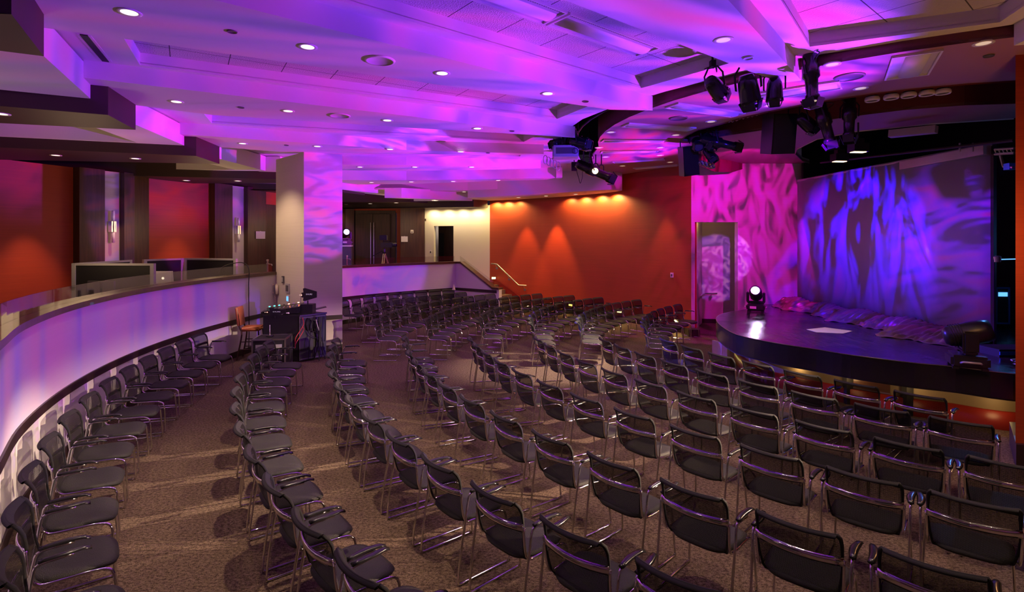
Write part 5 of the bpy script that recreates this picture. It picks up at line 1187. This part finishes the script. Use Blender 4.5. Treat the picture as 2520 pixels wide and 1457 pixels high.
# cable over the balcony wall behind the stool
aa = min(range(len(A1)), key=lambda i: abs(pol(*A1[i])[0]/pol(*A1[i])[1]-K(603))); w0 = pol(A1[aa][0], A1[aa][1]-.05); w1 = pol(A1[aa][0], A1[aa][1]+.35)
t = thing('draped_cable', (0, 0, 0), 0, 'thin black cable looping over the balcony cap down behind the bar stool', 'cable')
bm = NB(); tube(bm, curve_pts([(w1[0]-.25, w1[1]-.1, 1.81), (w1[0]-.15, w1[1]-.05, 1.98), ((w0[0]+w1[0])/2, w1[1], 2.06), (w0[0], w0[1], 1.93), (w0[0], w0[1], 1.5), (w0[0]+.01, w0[1], .6), (w0[0], w0[1], .02)], 6), .010, 5); finish('cable', bm, 'blackpl', t)

# ---------------------------------------------------------------- upper level furniture
def partition(a, b, z0, z1, lab):
    A_, B_ = Vector(a), Vector(b); m_ = (A_+B_)/2; v = B_-A_; t = thing('office_partition', (m_.x, m_.y, MZ), math.atan2(v.y, v.x), lab, 'partition'); L = v.length; z0 -= MZ; z1 -= MZ
    bm = NB(); box(bm, -L/2+.05, L/2-.05, -.015, .015, z0+.05, z1-.04); finish('panel', bm, 'black', t)
    bm = NB(); box(bm, -L/2, L/2, -.025, .025, z1-.04, z1); box(bm, -L/2, L/2, -.025, .025, z0, z0+.05); finish('rail', bm, 'grey', t)
    for s in (-1, 1): bm = NB(); box(bm, s*(L/2-.03)-.035, s*(L/2-.03)+.035, -.03, .03, 0, z1); finish('post', bm, 'grey', t)
def HZ(px, py, z): y = (EYE-z)*F/(py-HY); return ((px-CX)/F*y, y)
zt = 2.14
P1_, P2_ = (-8.10, 9.75), (-6.55, 9.68); partition(P1_, P2_, 1.0, zt, 'wide black panel office partition with grey frame, nearest of the group')
partition((-8.14, 9.82), (-8.3, 11.5), 1.0, zt, 'grey-framed office partition running back at the left')
Q1, Q2, Q3 = (-8.2, 11.75), (-7.85, 12.6), (-6.36, 12.2)
partition(Q1, Q2, 1.0, zt, 'short black office partition behind the laptop'); partition((-7.80, 12.62), Q3, 1.0, zt, 'right-hand black office partition before the white niche')
t = thing('office_desk', (-7.2, 10.55, MZ), 0, 'plain pale desk inside the office partitions', 'desk')
bm = NB(); box(bm, -.75, .75, -.35, .35, .72, .75); finish('top', bm, 'grey', t)
for sx in (-1, 1): bm = NB(); box(bm, sx*.7-.02, sx*.7+.02, -.33, .33, 0, .72); finish('leg', bm, 'grey', t)
p = at(407, 700, 10.45)
t = thing('laptop_stand', (p.x, 10.5, MZ+.75), 0, 'low box under the open laptop', 'stand'); bm = NB(); box(bm, -.2, .2, -.16, .16, 0, .10); finish('box', bm, 'sensor', t)
t = thing('laptop', (p.x, 10.5, MZ+.85), math.radians(5), 'open silver laptop with glowing lid mark above the balcony cap', 'laptop')
bm = NB(); box(bm, -.19, .19, -.12, .12, 0, .015, bev=.003); finish('keyboard_base', bm, 'grey', t)
bm = NB(); box(bm, -.19, .19, -.006, .006, 0, .25, Matrix.Translation((0, -.12, .012)) @ Matrix.Rotation(.12, 4, 'X'), bev=.003); l_ = finish('lid', bm, 'plate', t)
bm = NB(); lathe(bm, [(0, 0), (.022, 0), (.022, .002), (0, .002)], 16, Matrix.Translation((0, -.145, .12)) @ Matrix.Rotation(.12, 4, 'X') @ Matrix.Rotation(PI/2, 4, 'X')); finish('lid_light', bm, 'lens', l_)
for i, px in enumerate((233, 266)):
    p = at(px, 712, 9.0); t = thing('monitor', (p.x, p.y+.0, MZ), math.radians(-8), 'dark monitor back seen through the rail glass, %s of two' % ('left' if i == 0 else 'right'), 'monitor', 'monitors behind the rail glass')
    bm = NB(); box(bm, -.13, .13, -.02, .02, .82, 1.02, bev=.005); finish('screen', bm, 'sensor', t); bm = NB(); box(bm, -.02, .02, -.02, .02, .0, .85); finish('stand', bm, 'black', t)
# sconces
for px, py, lab in ((267, 558, 'wall sconce of white tubes and chrome clasp on the first white niche'), (577, 566, 'wall sconce of white tubes and chrome clasp on the second white niche')):
    a = lw(px, .05); y = a[1]; s = y/14.0; z = EYE-(py-HY)*y/F; a2 = lw(px, .17); t = thing('wall_sconce', (a2[0], a2[1], z), math.atan2(lv.y, lv.x), lab, 'wall lamp', 'wall sconces')
    hh = (.36 if px < 300 else .34)
    for sgn in (1, -1): bm = NB(); lathe(bm, [(0, sgn*.12), (.035, sgn*.12), (.035, sgn*(.12+hh*.75)), (0, sgn*(.12+hh*.76))], 14); finish('glass_tube', bm, 'tube', t, True)
    bm = NB(); box(bm, -.055, .055, -.03, .12, -.13, .13, bev=.004); lathe(bm, [(.04, -.13), (.045, 0), (.04, .13)], 14); finish('clasp', bm, 'chrome', t)
# paper signs
a = lw(627, .24); t = thing('paper_sign', (a[0], a[1], EYE-(578.5-HY)*a[1]/F), math.atan2(lv.y, lv.x), 'blank white paper sign on dark wood left of the column', 'sign'); bm = NB(); box(bm, -.19, .19, -.004, .004, -.12, .12); finish('sheet', bm, 'paper', t)
for k in range(3): bm = NB(); box(bm, -.02, .02, -.006, .006, .12, .13); finish('tape', bm, 'plate', t) if k == 0 else bm.free()
p = at(995, 588.5, 21.25); t = thing('paper_sign', (p.x, 21.28, p.z), .12, 'pale paper sign on the dark wood pier beside the double door', 'sign'); bm = NB(); box(bm, -.13, .13, -.01, .0, -.11, .11); finish('sheet', bm, 'paper', t)
bm = NB(); box(bm, -.02, .02, -.014, -.01, .1, .12); finish('tape', bm, 'plate', t)
p = at(1014, 570, 21.3); t = thing('alarm_strobe', (p.x, 21.30, p.z), .12, 'small white fire alarm unit on the dark wood pier', 'alarm'); bm = NB(); box(bm, -.06, .06, -.04, .0, -.07, .07, bev=.01); finish('case', bm, 'plate', t); bm = NB(); box(bm, -.03, .03, -.05, -.04, -.04, .0); finish('strobe', bm, 'sensor', t)
p = at(1060, 620, 21.3); t = thing('wall_switch', (p.x, 21.30, p.z), -.28, 'white switch plate with dark toggle left of the upper passage', 'switch'); bm = NB(); box(bm, -.045, .045, -.02, .0, -.075, .075, bev=.004); finish('plate', bm, 'plate', t); bm = NB(); box(bm, -.02, .02, -.028, -.02, -.04, .03); finish('toggle', bm, 'black', t)
# video camera on tripod
t = thing('video_camera_tripod', (-4.52, 18.7, MZ), 0, 'video camera on a tripod standing on the upper level before the doors', 'camera')
for k in range(3):
    a = k*2*PI/3+.4; bm = NB()
    for o_ in (-.03, .03): tube(bm, [(o_*math.sin(a), o_*math.cos(a), 1.30), (.42*math.cos(a)+o_*math.sin(a), .42*math.sin(a)-o_*math.cos(a), .02)], .014, 6)
    finish('leg', bm, 'steel', t)
bm = NB(); lathe(bm, [(0, 1.25), (.06, 1.25), (.07, 1.32), (.05, 1.42), (0, 1.44)], 14); finish('fluid_head', bm, 'blackpl', t)
bm = NB(); tube(bm, [(0, 0, 1.38), (-.45, .1, 1.15)], .012, 6); finish('pan_handle', bm, 'black', t)
bm = NB(); box(bm, -.12, .30, -.08, .08, 1.46, 1.64, bev=.015); lathe(bm, [(0, 0), (.06, 0), (.07, .12), (.06, .16)], 14, Matrix.Translation((.28, 0, 1.55)) @ Matrix.Rotation(PI/2, 4, 'Y')); cb_ = finish('camera_body', bm, 'blackpl', t)
bm = NB(); box(bm, -.16, .10, -.06, .06, 1.72, 1.90, bev=.01); tube(bm, [(-.02, 0, 1.62), (-.02, 0, 1.74)], .014, 6); finish('viewfinder', bm, 'black', t)
bm = NB(); tube(bm, [(-.05, 0, 1.66), (.1, 0, 1.69), (.22, 0, 1.66)], .012, 6); finish('top_handle', bm, 'black', t)
# upper-level beam light on its stand
t = moving_head((-5.86, 18.55, MZ+1.55), math.radians(30), math.radians(80), 'blens', 'moving head light with blue-white lens beside the column on upper level', 1.0)
t = thing('light_stand_case', (-5.86, 18.55, MZ), .2, 'dark blue-lit case standing under the upper-level moving light', 'case')
bm = NB(); box(bm, -.25, .22, -.25, .25, 0, 1.50, bev=.01); finish('case', bm, 'sensor', t); bm = NB(); box(bm, -.27, .24, -.27, .27, 1.50, 1.55); finish('lid', bm, 'plate', t)
# two dark chairs near the passage
for i, (x, y, a) in enumerate(((-3.95, 19.7, 150), (-3.05, 19.75, 200))):
    place(x, y, a, 'dark chair on the upper level behind the glass rail, %s one' % ('left' if i == 0 else 'right'), 'chairs on the upper level', 1, MZ)
# rail clamp posts on the cap
for px, y_, lab in ((658, 12.95, 'small silver clamp post standing on the balcony cap left of the column'), (855, 16.6, 'short silver fitting on the far balcony cap right of the column')):
    p = at(px, 640, y_); t = thing('clamp_post', (p.x-.05, p.y+.12, 1.79), 0, lab, 'post'); bm = NB(); tube(bm, [(0, 0, 0), (0, 0, .26)], .022, 8); finish('post', bm, 'steel', t)
    bm = NB(); tube(bm, [(-.03, 0, .2), (.10, 0, .18), (.12, -.02, .15)], .014, 6); lathe(bm, [(0, .26), (.03, .26), (.03, .30), (0, .31)], 10); finish('clamp', bm, 'steel', t)
# small lamp-like white cloth cone on the far row
p = at(1114, 716, 18.1); t = thing('paper_cone', (p.x, 18.45, .84), 0, 'small pale cone object on the far balcony chair row', 'cone'); bm = NB(); lathe(bm, [(0, 0), (.06, 0), (0, .2)], 12); finish('cone', bm, 'phone', t)

# ---------------------------------------------------------------- the lamps' own light and added fills
POW = {'B1': 95, 'B2': 60, 'B3': 36, 'B4': 36, 'B5': 40, 'B6': 40, 'B7': 0, 'B0': 170, 'R': 9, 'D1': 24, 'D2': 16, 'D3': 16, 'D4': 26, 'D5': 36}
for c_, i, l_ in SPC:
    pw = POW[c_]*(4.2 if (c_, i) == ('B1', 1) else 1)
    if pw: spot('down_%s_%d' % (c_, i), (l_[0], l_[1], l_[2]-.03), (l_[0], l_[1], 0), pw, (1, .74, .48), 84, .8, .04)
# wall washers: warm scallops on red and cream walls
def rwn(px, d):
    p, q = rwz(px-6), rwz(px+6) or rwz(px); v = Vector((q[0]-p[0], q[1]-p[1])).normalized(); m_ = rwz(px); n = Vector((v.y, -v.x))
    if n.y > 0: n = -n
    return m_[0]+n.x*d, m_[1]+n.y*d
for px, pw, dg, d in ((1297, 420, 50, .42), (1371, 600, 52, .42), (1640, 150, 50, .45)):
    x, y = rwn(px, d); spot('scallop', (x, y, EYE+1.46 if px < 1500 else EYE+1.7), (x*.98+.02*rwz(px)[0], y*.98+.02*rwz(px)[1], 0), pw, AMB, dg, .6, .02)
for px, pw in ((1222, 60), (1250, 70), (1278, 36), (1405, 40), (1440, 75), (1480, 85), (1518, 95)):
    x, y = rwn(px, .20); m_ = rwz(px); spot('wash_red', (x, y, EYE+1.50), ((x+m_[0])/2, (y+m_[1])/2, 3.0), pw*1.1, (1, .74, .24), 158, .6, .03)
for x in (-3.2, -2.6, -2.0, -1.4): spot('wash_cream', (x, 20.78+(-.30*(x+2.3)), 3.78), (x+.02, 21.05-.3*(x+2.3), 3.0), 34, (1, .78, .40), 160, .7, .03)
lamp('passage', (-2.7, 22.2, 3.0), 5, (1, .8, .6), .1)  # added fill lamp to lift the dark passage interior
for px, pw in ((62, 330), (432, 230)):
    a = lw(px, .75); b = lw(px, 0); spot('wash_left', (a[0], a[1], 4.1), (a[0]*.7+b[0]*.3, a[1]*.7+b[1]*.3, .8), pw, (1, .52, .25), 50, .7, .03)
for px in (267, 577):
    a = lw(px, .9); b = lw(px, .05); spot('wash_niche', (a[0], a[1], 4.0), (b[0], b[1], 1.2), 55, (1, .72, .42), 50, .6, .03)
spot('wash_column', (-6.3, 11.2, 4.1), (-5.2, 12.6, 1.6), 160, WARM, 90, .7)
lamp('pier_glow', (5.25, 5.2, 2.6), 34, (1, .45, .15), .1)
# added fill lamps standing in for warm bounce on the upper level
for x, y, z, pw in ((-6.6, 5.6, 2.6, 26), (-7.4, 9.2, 2.7, 34), (-7.6, 13.5, 2.9, 30), (-6.6, 17.4, 3.0, 18), (-4.2, 19.9, 3.2, 22)): lamp('upper_fill', (x, y, z), pw, (1, .66, .36), .5)
